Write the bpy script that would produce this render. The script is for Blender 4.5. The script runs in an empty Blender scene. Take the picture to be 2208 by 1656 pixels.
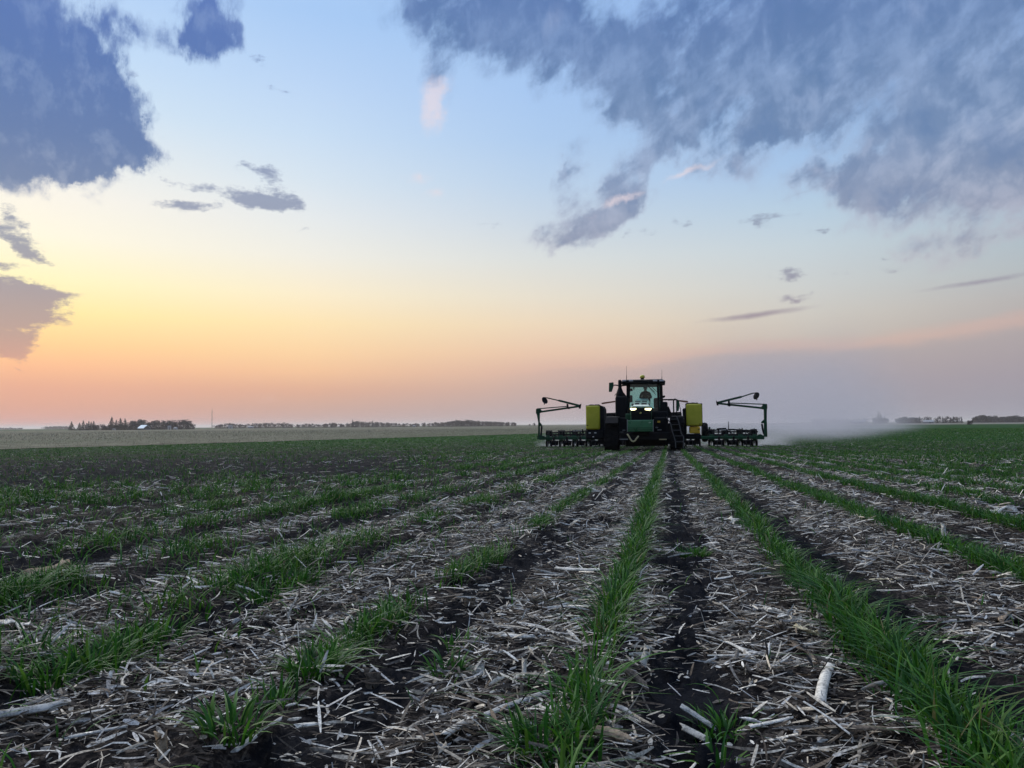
import bpy, bmesh, math, random
import numpy as np
from mathutils import Matrix, Vector

random.seed(7)
RNG = np.random.default_rng(7)
scene = bpy.context.scene
COL = scene.collection
R = math.radians

# ------------------------------------------------------------------ camera
FPX, CXP, CYP = 1659.0, 1104.0, 828.0            # focal length and centre in photo pixels
CAM_H = 0.605
YAW, PITCH, ROLL = R(11.5), R(3.02), R(-0.46)
CAM_M = Matrix.Rotation(YAW, 3, 'Z') @ Matrix.Rotation(math.pi / 2 + PITCH, 3, 'X') @ Matrix.Rotation(ROLL, 3, 'Z')
cam_data = bpy.data.cameras.new('camera')
cam = bpy.data.objects.new('camera', cam_data)
COL.objects.link(cam)
cam.matrix_world = Matrix.Translation((0, 0, CAM_H)) @ CAM_M.to_4x4()
cam_data.sensor_fit = 'HORIZONTAL'
cam_data.sensor_width = 36.0
cam_data.lens = 36.0 * FPX / 2208.0
cam_data.clip_start = 0.05
cam_data.clip_end = 30000.0
scene.camera = cam
scene.view_settings.view_transform = 'Standard'
scene.view_settings.look = 'None'
scene.view_settings.exposure = 0.0
scene.view_settings.gamma = 1.0
scene.view_settings.use_curve_mapping = False
scene.cycles.use_denoising = True
scene.cycles.max_bounces = 6
scene.cycles.diffuse_bounces = 3
scene.cycles.transparent_max_bounces = 24
scene.cycles.volume_bounces = 1


def pdir(px, py):
    """direction in the world of a place measured on the photograph"""
    return (CAM_M @ Vector(((px - CXP) / FPX, (CYP - py) / FPX, -1.0))).normalized()


def azel(px, py):
    d = pdir(px, py)
    return math.degrees(math.atan2(d.x, d.y)), math.degrees(math.asin(d.z))


def s2l(c):
    out = []
    for v in c[:3]:
        v = v / 255.0
        out.append(v / 12.92 if v <= 0.04045 else ((v + 0.055) / 1.055) ** 2.4)
    return (out[0], out[1], out[2], 1.0)


class NT:
    """small helper to write node trees"""
    def __init__(self, tree):
        self.t = tree
        self.l = tree.links

    def new(self, typ, **kw):
        n = self.t.nodes.new(typ)
        for k, v in kw.items():
            setattr(n, k, v)
        return n

    def put(self, sock, v):
        if isinstance(v, bpy.types.NodeSocket):
            self.l.new(v, sock)
        else:
            sock.default_value = v

    def m(self, op, a, b=None, c=None, clamp=False):
        n = self.new('ShaderNodeMath', operation=op, use_clamp=clamp)
        self.put(n.inputs[0], a)
        if b is not None:
            self.put(n.inputs[1], b)
        if c is not None:
            self.put(n.inputs[2], c)
        return n.outputs[0]

    def vm(self, op, a, b=None):
        n = self.new('ShaderNodeVectorMath', operation=op)
        self.put(n.inputs[0], a)
        if b is not None:
            self.put(n.inputs[1], b)
        return n.outputs[1] if op in ('LENGTH', 'DOT_PRODUCT') else n.outputs[0]

    def mapr(self, v, a, b, c=0.0, d=1.0, smooth=True):
        n = self.new('ShaderNodeMapRange', interpolation_type='SMOOTHSTEP' if smooth else 'LINEAR', clamp=True)
        self.put(n.inputs[0], v)
        for i, x in enumerate((a, b, c, d)):
            self.put(n.inputs[i + 1], x)
        return n.outputs[0]

    def mix(self, f, a, b, blend='MIX'):
        n = self.new('ShaderNodeMix', data_type='RGBA', blend_type=blend, clamp_factor=True)
        self.put(n.inputs[0], f)
        self.put(n.inputs[6], a)
        self.put(n.inputs[7], b)
        return n.outputs[2]

    def noise(self, vec, scale, detail=5.0, rough=0.55, lac=2.0, dist=0.0, color=False, dims='2D'):
        n = self.new('ShaderNodeTexNoise', noise_dimensions=dims)
        if vec is not None:
            self.put(n.inputs['Vector'], vec)
        n.inputs['Scale'].default_value = scale
        n.inputs['Detail'].default_value = detail
        n.inputs['Roughness'].default_value = rough
        n.inputs['Lacunarity'].default_value = lac
        n.inputs['Distortion'].default_value = dist
        return n.outputs['Color' if color else 'Fac']

    def ramp(self, fac, stops, interp='LINEAR'):
        n = self.new('ShaderNodeValToRGB')
        cr = n.color_ramp
        cr.interpolation = interp
        while len(cr.elements) > 1:
            cr.elements.remove(cr.elements[-1])
        cr.elements[0].position = stops[0][0]
        cr.elements[0].color = stops[0][1]
        for p, c in stops[1:]:
            e = cr.elements.new(p)
            e.color = c
        self.put(n.inputs[0], fac)
        return n.outputs[0]

    def xyz(self, x, y, z=0.0):
        n = self.new('ShaderNodeCombineXYZ')
        self.put(n.inputs[0], x); self.put(n.inputs[1], y); self.put(n.inputs[2], z)
        return n.outputs[0]

    def sep(self, v):
        n = self.new('ShaderNodeSeparateXYZ')
        self.put(n.inputs[0], v)
        return n.outputs

    def mapping(self, v, loc=(0, 0, 0), rot=(0, 0, 0), scale=(1, 1, 1), kind='POINT'):
        n = self.new('ShaderNodeMapping', vector_type=kind)
        self.put(n.inputs[0], v)
        n.inputs[1].default_value = loc
        n.inputs[2].default_value = rot
        n.inputs[3].default_value = scale
        return n.outputs[0]


# ------------------------------------------------------------------ sky after sunset
SUN_AZ = azel(40, 905)[0]          # where the sun has gone down, left edge of the view
SUN_EL = 1.2
world = bpy.data.worlds.new('World')
scene.world = world
world.use_nodes = True
wt = world.node_tree
wt.nodes.clear()
w = NT(wt)
geo = w.new('ShaderNodeTexCoord').outputs['Generated']
dx, dy, dz = w.sep(w.vm('NORMALIZE', geo))[:3]
el = w.m('MULTIPLY', w.m('ARCSINE', dz), 57.29578)
az = w.m('MULTIPLY', w.m('ARCTAN2', dx, dy), 57.29578)
elc = w.m('DIVIDE', w.m('MAXIMUM', el, 0.0), 90.0, clamp=True)
YS = [918, 880, 840, 800, 760, 700, 640, 560, 480, 400, 300, 200, 50]
ELS = [azel(1104, y)[1] for y in YS]
SKYC = {
    0: [(194, 150, 148), (200, 156, 145), (216, 165, 146), (242, 186, 148), (252, 208, 150), (255, 236, 166), (255, 247, 196), (255, 249, 226), (251, 246, 234), (236, 240, 238), (212, 230, 244), (198, 223, 248), (184, 212, 247), (190, 208, 242)],
    18: [(188, 160, 157), (198, 164, 152), (219, 172, 148), (242, 195, 155), (250, 211, 164), (253, 228, 180), (251, 237, 205), (240, 238, 228), (229, 234, 236), (214, 228, 240), (199, 221, 244), (187, 213, 245), (168, 202, 244), (186, 206, 242)],
    35: [(177, 164, 168), (185, 166, 165), (199, 171, 162), (217, 181, 165), (231, 197, 172), (236, 215, 188), (230, 222, 206), (218, 222, 221), (202, 215, 228), (188, 210, 234), (174, 203, 238), (167, 199, 240), (160, 195, 240), (180, 203, 242)],
    54: [(160, 156, 166), (166, 157, 165), (173, 161, 165), (188, 172, 168), (203, 189, 176), (207, 202, 193), (204, 207, 206), (197, 210, 218), (182, 205, 225), (166, 196, 231), (155, 189, 231), (150, 183, 229), (144, 178, 228), (174, 198, 240)],
    68: [(150, 149, 161), (153, 151, 163), (159, 152, 163), (167, 158, 162), (175, 166, 166), (180, 176, 176), (178, 186, 191), (172, 190, 203), (164, 190, 213), (150, 180, 216), (141, 173, 216), (138, 169, 216), (132, 164, 215), (170, 195, 238)],
}
daz = w.m('SUBTRACT', az, SUN_AZ)
daz = w.m('ABSOLUTE', w.m('SUBTRACT', w.m('MODULO', w.m('ADD', daz, 540.0), 360.0), 180.0))
skycol = None
prev = None
for a in sorted(SKYC):
    st = [(max(0.0, e / 90.0), s2l(c)) for e, c in zip(ELS, SKYC[a])] + [(1.0, s2l(SKYC[a][-1]))]
    r_ = w.ramp(elc, st)
    if skycol is None:
        skycol = r_
    else:
        skycol = w.mix(w.mapr(daz, float(prev), float(a), smooth=False), skycol, r_)
    prev = a

# a low bank of haze with a pink rim, climbing towards the right
p0, p1 = azel(1100, 806), azel(2200, 703)
slope = (p1[1] - p0[1]) / (p1[0] - p0[0])
wob = w.noise(w.xyz(w.m('MULTIPLY', az, 0.10), w.m('MULTIPLY', el, 0.35)), 1.0, 4.0, 0.6)
tband = w.m('SUBTRACT', el, w.m('ADD', w.m('MULTIPLY', w.m('MINIMUM', w.m('SUBTRACT', az, p0[0]), 45.0), slope), p0[1]))
tband = w.m('ADD', tband, w.m('MULTIPLY', w.m('SUBTRACT', wob, 0.5), 1.6))
awin = w.mapr(az, p0[0] - 4, p0[0] + 16)
pink = w.m('MULTIPLY', w.m('MULTIPLY', w.mapr(tband, 1.1, 0.15), w.mapr(tband, -0.6, 0.1)), w.m('MULTIPLY', awin, 0.5))
skycol = w.mix(pink, skycol, s2l((212, 176, 166)))
bank = w.m('MULTIPLY', w.mapr(tband, 0.25, -0.5), w.m('MULTIPLY', awin, 0.55))
skycol = w.mix(bank, skycol, w.ramp(w.m('DIVIDE', el, 10.0, clamp=True), [(0.0, s2l((150, 149, 162))), (0.3, s2l((163, 155, 164))), (0.75, s2l((177, 165, 166)))]))

# ---- clouds: soft bodies at their places in the sky, broken up by turbulence
ae = w.xyz(az, el, 1.0)
ae_s = w.xyz(az, w.m('MULTIPLY', w.m('LOGARITHM', w.m('MULTIPLY_ADD', w.m('MAXIMUM', el, -4.0), 0.125, 1.0), math.e), 20.0), 1.0)
warp = w.noise(ae_s, 0.30, 6.0, 0.62, color=True)
warp2 = w.vm('MULTIPLY', w.vm('SUBTRACT', warp, (0.5, 0.5, 0.5)), (4.2, 2.9, 0.0))
aew = w.vm('ADD', ae, warp2)
warp3 = w.vm('MULTIPLY', w.vm('SUBTRACT', warp, (0.5, 0.5, 0.5)), (3.4, 1.6, 0.0))
aew_s = w.vm('ADD', ae, warp3)


def blobs(vec, items):
    """items: centre x, y, half-length, half-width (photo pixels), tilt (degrees, clockwise), weight"""
    tot = None
    for cx, cy, rx, ry, ang, wt_ in items:
        a = R(ang)
        c = azel(cx, cy)
        ex = azel(cx + math.cos(a) * 10, cy + math.sin(a) * 10)
        ey = azel(cx - math.sin(a) * 10, cy + math.cos(a) * 10)
        vx = Vector((ex[0] - c[0], ex[1] - c[1])) / 10
        vy = Vector((ey[0] - c[0], ey[1] - c[1])) / 10
        th = math.atan2(vx.y, vx.x)
        su, sv_ = vx.length * rx, vy.length * ry
        ca, sa = math.cos(th), math.sin(th)
        u = w.vm('DOT_PRODUCT', vec, (ca / su, sa / su, -(ca * c[0] + sa * c[1]) / su))
        v = w.vm('DOT_PRODUCT', vec, (-sa / sv_, ca / sv_, -(-sa * c[0] + ca * c[1]) / sv_))
        r_ = w.m('SQRT', w.m('MULTIPLY_ADD', u, u, w.m('MULTIPLY', v, v)))
        v = w.m('MAXIMUM', w.m('MULTIPLY_ADD', r_, -wt_, wt_), 0.0)
        tot = v if tot is None else w.m('ADD', tot, v)
    return tot


# dark clouds of the left, dense and crisp-edged
GA = blobs(aew, [
    (-80, 120, 420, 330, 20, 1.5), (90, 215, 290, 230, 40, 1.3), (215, 235, 190, 120, 35, 0.8), (250, 300, 150, 70, 25, 0.7),
    (300, 265, 120, 70, 45, 0.55), (230, 345, 190, 50, 3, 0.6), (120, 340, 150, 70, 0, 0.6), (150, 370, 90, 26, 0, 0.35),
    (450, 40, 110, 120, 35, 1.0), (490, 85, 95, 55, 25, 0.7), (420, 105, 80, 60, 60, 0.5), (280, 45, 130, 65, 30, 0.55), (375, 95, 60, 60, 70, 0.35),
    (230, 50, 60, 40, 50, 0.3)])
nA = w.noise(ae_s, 0.55, 8.0, 0.62)
GA = w.m('ADD', GA, w.m('MULTIPLY', w.m('MULTIPLY', w.m('SUBTRACT', nA, 0.5), 1.35), w.m('MULTIPLY', GA, 5.0, clamp=True)))
DA = w.mapr(GA, 0.12, 0.80)
# low clouds at the left edge and the small flecks, flat and ragged
GC = blobs(aew_s, [
    (-30, 660, 150, 95, 8, 1.5), (30, 640, 130, 60, 10, 0.9), (95, 645, 120, 24, -4, 0.75), (80, 692, 110, 22, -2, 0.7), (20, 740, 90, 40, -5, 0.8), (60, 738, 60, 22, -20, 0.4),
    (0, 765, 60, 24, 0, 0.5), (90, 620, 60, 9, -3, 0.5),
    (10, 470, 60, 30, 20, 0.7), (25, 510, 90, 22, 20, 0.8), (60, 540, 90, 16, 22, 0.75), (15, 567, 70, 14, 2, 0.8), (35, 797, 42, 6, 8, 0.6),
    (400, 446, 105, 20, 2, 0.85), (550, 425, 130, 30, 10, 0.95), (600, 440, 80, 24, 5, 0.6), (418, 405, 55, 18, 5, 0.6), (535, 360, 60, 18, 15, 0.55), (592, 375, 50, 22, 0, 0.5),
    (610, 405, 50, 20, 30, 0.35), (365, 393, 35, 12, 25, 0.5), (565, 138, 42, 26, 20, 0.45), (605, 193, 40, 14, 0, 0.3),
    (290, 158, 42, 20, 10, 0.45), (660, 493, 40, 9, -12, 0.35),
    (1700, 586, 60, 22, 0, 0.48), (1725, 640, 70, 14, -3, 0.45), (1650, 467, 90, 18, -8, 0.5), (1642, 490, 50, 14, -8, 0.42), (1480, 483, 40, 20, -10, 0.32),
    (1410, 495, 40, 14, -10, 0.3), (1860, 587, 120, 12, -6, 0.35), (1765, 500, 40, 14, -20, 0.3), (1905, 555, 45, 10, -5, 0.35), (1350, 510, 40, 20, -30, 0.35),
    (1060, 480, 60, 12, -8, 0.3), (1850, 443, 50, 20, -6, 0.4)])
nC = w.noise(w.xyz(w.m('MULTIPLY', az, 0.8), w.m('MULTIPLY', el, 2.0)), 0.62, 8.0, 0.68)
GS = blobs(w.vm('ADD', ae, w.vm('MULTIPLY', warp2, (0.12, 0.10, 0.0))), [(1630, 679, 190, 12, -7.5, 0.8), (2120, 606, 250, 11, -9.5, 0.6), (1730, 415, 160, 8, -20, 0.3)])
GC = w.m('ADD', GC, w.m('MULTIPLY', w.m('MULTIPLY', w.m('SUBTRACT', nC, 0.5), 1.7), w.m('MULTIPLY', GC, 6.0, clamp=True)))
GC = w.m('MAXIMUM', GC, w.m('ADD', GS, w.m('MULTIPLY', w.m('SUBTRACT', nC, 0.5), 0.3)))
DC = w.mapr(GC, 0.14, 0.74)
# the broad soft cloud of the upper right with its streaks
GB = blobs(aew, [
    (1080, 40, 330, 190, 18, 1.15), (1250, 110, 260, 150, 15, 0.7), (960, 30, 190, 130, 20, 0.5), (1650, 30, 620, 220, -10, 1.2), (1350, 190, 170, 130, -20, 0.75), (1330, 240, 110, 55, -5, 0.45),
    (1560, 190, 330, 90, -32, 0.9), (1400, 330, 250, 66, -38, 1.25), (1330, 350, 80, 90, -30, 0.45), (1640, 275, 250, 66, -28, 1.1), (1900, 120, 420, 200, -15, 0.85),
    (2150, 260, 320, 180, -15, 0.85), (1870, 385, 230, 60, -8, 0.72), (2080, 400, 300, 80, -12, 0.75), (2190, 490, 150, 70, -10, 0.7), (1985, 515, 115, 40, -12, 0.5),
    (1235, 370, 50, 95, 20, 0.75), (1205, 505, 105, 70, -35, 0.72), (1150, 515, 70, 28, -5, 0.35), (1215, 535, 60, 30, 0, 0.35), (1320, 470, 175, 40, -32, 1.0), (1345, 420, 120, 46, -38, 0.7), (1370, 455, 70, 45, -20, 0.3), (1275, 490, 60, 40, -30, 0.35),
    (945, 165, 80, 120, 0, 0.45), (1900, 490, 140, 30, -10, 0.3), (1580, 385, 60, 50, -30, 0.22), (2300, 60, 500, 400, 0, 1.0), (1760, 90, 520, 210, -22, 0.75), (2080, 330, 330, 130, -14, 0.5), (2160, 440, 260, 80, -10, 0.5), (1950, 330, 460, 190, -14, 0.58), (2090, 505, 300, 110, -10, 0.62), (1800, 260, 420, 110, -24, 0.45), (1830, 395, 200, 60, -8, 0.5)])
rotB = w.xyz(w.m('MULTIPLY', w.vm('DOT_PRODUCT', ae, (math.cos(R(33)), math.sin(R(33)), 0.0)), 0.42), w.m('MULTIPLY', w.vm('DOT_PRODUCT', ae, (-math.sin(R(33)), math.cos(R(33)), 0.0)), 0.80))
nB = w.noise(w.vm('ADD', rotB, w.vm('MULTIPLY', warp2, (0.16, 0.25, 0.0))), 0.46, 8.0, 0.57)
nB2 = w.noise(ae_s, 0.32, 7.0, 0.58)
far = w.m('MULTIPLY', w.mapr(daz, 75.0, 110.0), w.mapr(el, 14.0, 32.0, 0.0, 0.5))         # the same cloud sheet goes on outside the view
over = w.mapr(el, 32.0, 50.0, 0.0, 0.30)
GB = w.m('MAXIMUM', GB, w.m('MAXIMUM', far, over))
GB = w.m('ADD', GB, w.m('MULTIPLY', w.m('MULTIPLY', GB, 2.6, clamp=True), w.m('ADD', w.m('MULTIPLY', w.m('SUBTRACT', nB, 0.5), 2.1), w.m('MULTIPLY', w.m('SUBTRACT', nB2, 0.5), 1.5))))
DB = w.mapr(GB, 0.20, 1.22)
# pink tufts that still catch the sun
GP = blobs(aew_s, [(933, 235, 42, 75, 8, 1.1), (950, 190, 30, 40, 20, 0.5), (903, 383, 42, 22, 5, 0.75), (930, 420, 36, 22, -12, 0.75), (1340, 430, 75, 14, -20, 1.0), (1480, 370, 110, 12, -23, 0.8), (1270, 465, 30, 10, -20, 0.4)])
DP = w.mapr(w.m('ADD', w.m('ADD', GP, w.m('MULTIPLY', w.m('SUBTRACT', nC, 0.5), w.m('MULTIPLY', GP, 1.6))), w.m('MULTIPLY', w.m('SUBTRACT', nB2, 0.5), 0.9)), 0.10, 1.05)

shade = w.noise(ae_s, 0.30, 5.0, 0.6)
elr = w.m('DIVIDE', w.m('MAXIMUM', el, 0.0), 40.0, clamp=True)
colA = w.ramp(elr, [(0.0, s2l((196, 150, 140))), (0.10, s2l((190, 150, 145))), (0.16, s2l((168, 146, 150))), (0.24, s2l((146, 142, 160))), (0.34, s2l((116, 136, 168))), (0.46, s2l((94, 122, 170))), (0.58, s2l((86, 117, 175))), (0.72, s2l((88, 118, 184))), (1.0, s2l((94, 122, 180)))])
lightA = w.ramp(elr, [(0.0, s2l((214, 170, 150))), (0.2, s2l((190, 170, 170))), (0.35, s2l((178, 184, 200))), (0.5, s2l((150, 172, 206))), (0.75, s2l((128, 156, 206))), (1.0, s2l((122, 150, 202)))])
off = w.vm('ADD', ae_s, (-0.55, -0.75, 0.0))
reliefA = w.m('SUBTRACT', nA, w.noise(off, 0.55, 4.0, 0.55))
reliefB = w.m('SUBTRACT', nB2, w.noise(w.vm('ADD', ae_s, (-0.8, -1.1, 0.0)), 0.32, 4.0, 0.55))
shA = w.m('ADD', w.m('MULTIPLY', shade, 0.9), w.m('MULTIPLY', w.m('SUBTRACT', nA, 0.5), 0.7))
colA = w.mix(w.mapr(shA, 0.46, 0.74, 0.0, 0.30), colA, lightA)
colA = w.mix(w.mapr(w.m('ADD', reliefA, w.m('MULTIPLY', w.m('SUBTRACT', 1.0, DA), 0.10)), -0.02, 0.24, 0.0, 0.22), colA, lightA)
colA = w.mix(w.mapr(DA, 0.95, 0.30, 0.0, 0.75), colA, lightA)
colC = w.ramp(elr, [(0.0, s2l((200, 150, 138))), (0.10, s2l((196, 152, 144))), (0.15, s2l((170, 148, 150))), (0.22, s2l((150, 144, 160))), (0.30, s2l((140, 148, 168))), (0.42, s2l((140, 152, 180))), (0.6, s2l((120, 142, 186))), (1.0, s2l((100, 130, 184)))])
colB = w.ramp(elr, [(0.0, s2l((176, 160, 162))), (0.25, s2l((158, 158, 174))), (0.36, s2l((134, 146, 174))), (0.46, s2l((112, 136, 174))), (0.58, s2l((100, 128, 170))), (0.74, s2l((88, 118, 172))), (1.0, s2l((90, 120, 176)))])
lightB = w.ramp(elr, [(0.0, s2l((190, 172, 170))), (0.25, s2l((188, 182, 192))), (0.38, s2l((172, 180, 202))), (0.5, s2l((152, 172, 206))), (0.62, s2l((134, 160, 202))), (0.78, s2l((116, 146, 196))), (1.0, s2l((112, 142, 196)))])
mott = w.mapr(w.m('ADD', w.m('MULTIPLY', nB, 0.6), w.m('MULTIPLY', nB2, 0.4)), 0.54, 0.34)
colB = w.mix(w.m('MAXIMUM', mott, w.mapr(DB, 0.95, 0.25, 0.0, 0.95)), colB, lightB)
colB = w.mix(w.mapr(reliefB, 0.0, 0.24, 0.0, 0.6), colB, lightB)
colB = w.mix(w.mapr(reliefB, 0.0, -0.22, 0.0, 0.35), colB, (0.078, 0.165, 0.36, 1.0))
inner = w.noise(w.vm('ADD', ae_s, w.vm('MULTIPLY', warp2, (0.8, 0.8, 0.0))), 0.16, 6.0, 0.6)
colB = w.mix(w.mapr(inner, 0.48, 0.74, 0.0, 0.4), colB, lightB)
skycol = w.mix(w.m('MULTIPLY', DB, 0.92), skycol, colB)
skycol = w.mix(w.m('MULTIPLY', DA, 0.97), skycol, colA)
skycol = w.mix(w.m('MULTIPLY', DC, 0.9), skycol, colC)
skycol = w.mix(w.m('MULTIPLY', DP, 0.62), skycol, s2l((236, 220, 224)))

nish = w.new('ShaderNodeTexSky', sky_type='NISHITA', sun_disc=False, sun_elevation=R(SUN_EL), sun_rotation=R(SUN_AZ), altitude=200.0, air_density=1.0, dust_density=1.5, ozone_density=1.5)
bg1 = w.new('ShaderNodeBackground')
w.put(bg1.inputs[0], skycol)
bg1.inputs[1].default_value = 1.0
bg2 = w.new('ShaderNodeBackground')
w.put(bg2.inputs[0], nish.outputs[0])
bg2.inputs[1].default_value = 0.007
addw = w.new('ShaderNodeAddShader')
w.l.new(bg1.outputs[0], addw.inputs[0])
w.l.new(bg2.outputs[0], addw.inputs[1])
world.cycles.sampling_method = 'MANUAL'
world.cycles.sample_map_resolution = 512
outw = w.new('ShaderNodeOutputWorld')
w.l.new(addw.outputs[0], outw.inputs[0])

# the broad bright glow of the western sky, from the left of the view
sun_d = bpy.data.lights.new('sun', 'SUN')
sun_d.energy = 2.4
sun_d.angle = R(70)
sun_d.color = (1.0, 0.96, 0.90)
sun = bpy.data.objects.new('sun', sun_d)
COL.objects.link(sun)
sv = Vector((math.sin(R(SUN_AZ)) * math.cos(R(SUN_EL + 36)), math.cos(R(SUN_AZ)) * math.cos(R(SUN_EL + 36)), math.sin(R(SUN_EL + 36))))
sun.rotation_euler = (-sv).to_track_quat('-Z', 'Y').to_euler()

# ------------------------------------------------------------------ materials
MATS = {}


def mat(name, col=(0.5, 0.5, 0.5), rough=0.6, metal=0.0, vary=0.0, vscale=8.0, bump=0.0, bscale=40.0, emit=None, estr=0.0, spec=0.5, coat=0.0):
    m_ = bpy.data.materials.new(name)
    m_.use_nodes = True
    nt = m_.node_tree
    n = NT(nt)
    bs = nt.nodes['Principled BSDF']
    bs.inputs['Base Color'].default_value = (col[0], col[1], col[2], 1)
    bs.inputs['Roughness'].default_value = rough
    bs.inputs['Metallic'].default_value = metal
    bs.inputs['Specular IOR Level'].default_value = spec
    bs.inputs['Coat Weight'].default_value = coat
    if vary > 0:
        tc = n.new('ShaderNodeTexCoord').outputs['Object']
        f = n.noise(tc, vscale, 5.0, 0.6, dims='3D')
        lo = tuple(c * (1 - vary) for c in col) + (1,)
        hi = tuple(min(1.0, c * (1 + vary)) for c in col) + (1,)
        nt.links.new(n.ramp(f, [(0.3, lo), (0.7, hi)]), bs.inputs['Base Color'])
        nt.links.new(n.mapr(f, 0.2, 0.8, max(0.05, rough - 0.12), min(1, rough + 0.15)), bs.inputs['Roughness'])
    if bump > 0:
        tc = n.new('ShaderNodeTexCoord').outputs['Object']
        b = n.new('ShaderNodeBump')
        b.inputs['Strength'].default_value = bump
        b.inputs['Distance'].default_value = 0.01
        nt.links.new(n.noise(tc, bscale, 4.0, 0.6, dims='3D'), b.inputs['Height'])
        nt.links.new(b.outputs[0], bs.inputs['Normal'])
    if emit is not None:
        bs.inputs['Emission Color'].default_value = (emit[0], emit[1], emit[2], 1)
        bs.inputs['Emission Strength'].default_value = estr
    MATS[name] = m_
    return m_


def attr_mat(name, rough=0.7, translucent=0.0, fibre=0.0, spec=0.3):
    """colour of each piece comes from its own tint (a property of the piece, not of the light)"""
    m_ = bpy.data.materials.new(name)
    m_.use_nodes = True
    nt = m_.node_tree
    n = NT(nt)
    bs = nt.nodes['Principled BSDF']
    at = n.new('ShaderNodeAttribute', attribute_name='tint')
    c = at.outputs['Color']
    if fibre > 0:
        g = n.new('ShaderNodeNewGeometry').outputs['Position']
        f = n.noise(g, 160.0, 3.0, 0.6, dims='3D')
        c = n.mix(fibre, c, n.mix(n.mapr(f, 0.35, 0.65), (0.25, 0.25, 0.25, 1), (1.35, 1.35, 1.35, 1)), blend='MULTIPLY')
    nt.links.new(c, bs.inputs['Base Color'])
    bs.inputs['Roughness'].default_value = rough
    bs.inputs['Specular IOR Level'].default_value = spec
    if translucent > 0:
        tr = n.new('ShaderNodeBsdfTranslucent')
        nt.links.new(c, tr.inputs[0])
        mx = n.new('ShaderNodeMixShader')
        mx.inputs[0].default_value = translucent
        nt.links.new(bs.outputs[0], mx.inputs[1])
        nt.links.new(tr.outputs[0], mx.inputs[2])
        nt.links.new(mx.outputs[0], nt.nodes['Material Output'].inputs[0])
    MATS[name] = m_
    return m_


# ------------------------------------------------------------------ helpers for objects
def tag(o, label=None, cat=None, group=None, kind=None):
    if label: o['label'] = label
    if cat: o['category'] = cat
    if group: o['group'] = group
    if kind: o['kind'] = kind
    return o


def empty(name, loc=(0, 0, 0), rz=0.0):
    o = bpy.data.objects.new(name, None)
    COL.objects.link(o)
    o.location = loc
    o.rotation_euler = (0, 0, rz)
    o.empty_display_size = 0.2
    return o


def np_mesh(name, verts, faces_flat, counts, material, tint=None, smooth=False, parent=None):
    """fast mesh from numpy arrays: faces_flat = loop vertex indices, counts = corners per face"""
    me = bpy.data.meshes.new(name)
    nv, nl, nf = len(verts), len(faces_flat), len(counts)
    me.vertices.add(nv)
    me.loops.add(nl)
    me.polygons.add(nf)
    me.vertices.foreach_set('co', np.ascontiguousarray(verts, dtype=np.float32).ravel())
    me.loops.foreach_set('vertex_index', np.ascontiguousarray(faces_flat, dtype=np.int32))
    starts = np.concatenate(([0], np.cumsum(counts)[:-1])).astype(np.int32)
    me.polygons.foreach_set('loop_start', starts)
    if smooth:
        me.polygons.foreach_set('use_smooth', np.ones(nf, dtype=bool))
    me.update(calc_edges=True)
    if tint is not None:
        a = me.attributes.new('tint', 'FLOAT_COLOR', 'POINT')
        c = np.ones((nv, 4), dtype=np.float32)
        c[:, :3] = tint
        a.data.foreach_set('color', c.ravel())
    if material:
        me.materials.append(material)
    o = bpy.data.objects.new(name, me)
    COL.objects.link(o)
    if parent is not None:
        o.parent = parent
    return o


# ------------------------------------------------------------------ the lie of the land
def _hash(ix, iy, seed):
    h = (ix.astype(np.int64) * 374761393 + iy.astype(np.int64) * 668265263 + seed * 974711) & 0xFFFFFFFF
    h = ((h ^ (h >> 13)) * 1274126177) & 0xFFFFFFFF
    h = h ^ (h >> 16)
    return (h & 0xFFFFFF).astype(np.float64) / 0xFFFFFF


def vnoise(x, y, seed=0):
    x = np.asarray(x, dtype=np.float64); y = np.asarray(y, dtype=np.float64)
    ix, iy = np.floor(x), np.floor(y)
    fx, fy = x - ix, y - iy
    fx = fx * fx * (3 - 2 * fx); fy = fy * fy * (3 - 2 * fy)
    a = _hash(ix, iy, seed); b = _hash(ix + 1, iy, seed); c = _hash(ix, iy + 1, seed); d = _hash(ix + 1, iy + 1, seed)
    return (a * (1 - fx) + b * fx) * (1 - fy) + (c * (1 - fx) + d * fx) * fy


def fbm(x, y, seed=0, octs=4, rough=0.5):
    s, a, t = 0.0, 1.0, 0.0
    for i in range(octs):
        s = s + a * vnoise(np.asarray(x) * 2 ** i + 17.3 * i, np.asarray(y) * 2 ** i - 9.1 * i, seed + i)
        t += a
        a *= rough
    return s / t


def sstep(a, b, x):
    t = np.clip((np.asarray(x, dtype=float) - a) / (b - a), 0, 1)
    return t * t * (3 - 2 * t)


DP = [0, 10, 20, 30, 36, 45, 60, 100, 160, 300, 700, 3000, 25000]
ZP = [0, -.195, -.385, -.545, -.625, -.705, -.815, -.995, -1.195, -1.495, -1.9, -3.4, -9]
_dd = np.concatenate((np.linspace(0, 70, 300), np.geomspace(71, 25000, 300)))
_zz = np.interp(_dd, DP, ZP)
_k = np.ones(15) / 15
_zz[8:290] = np.convolve(_zz, _k, 'same')[8:290]


def z_base(x, y):
    return np.interp(np.hypot(x, y), _dd, _zz)


ROWS_X = {0: -0.185, 1: 0.54, 2: 1.40, 3: 2.20, -1: -0.88, -2: -1.74}


def row_x(k):
    if k in ROWS_X:
        return ROWS_X[k]
    return 2.20 + 0.765 * (k - 3) if k > 3 else -1.74 + 0.765 * (k + 2)


ROW_KEYS = np.arange(-220, 330)
ROW_POS = np.array([row_x(k) for k in ROW_KEYS])


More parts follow.
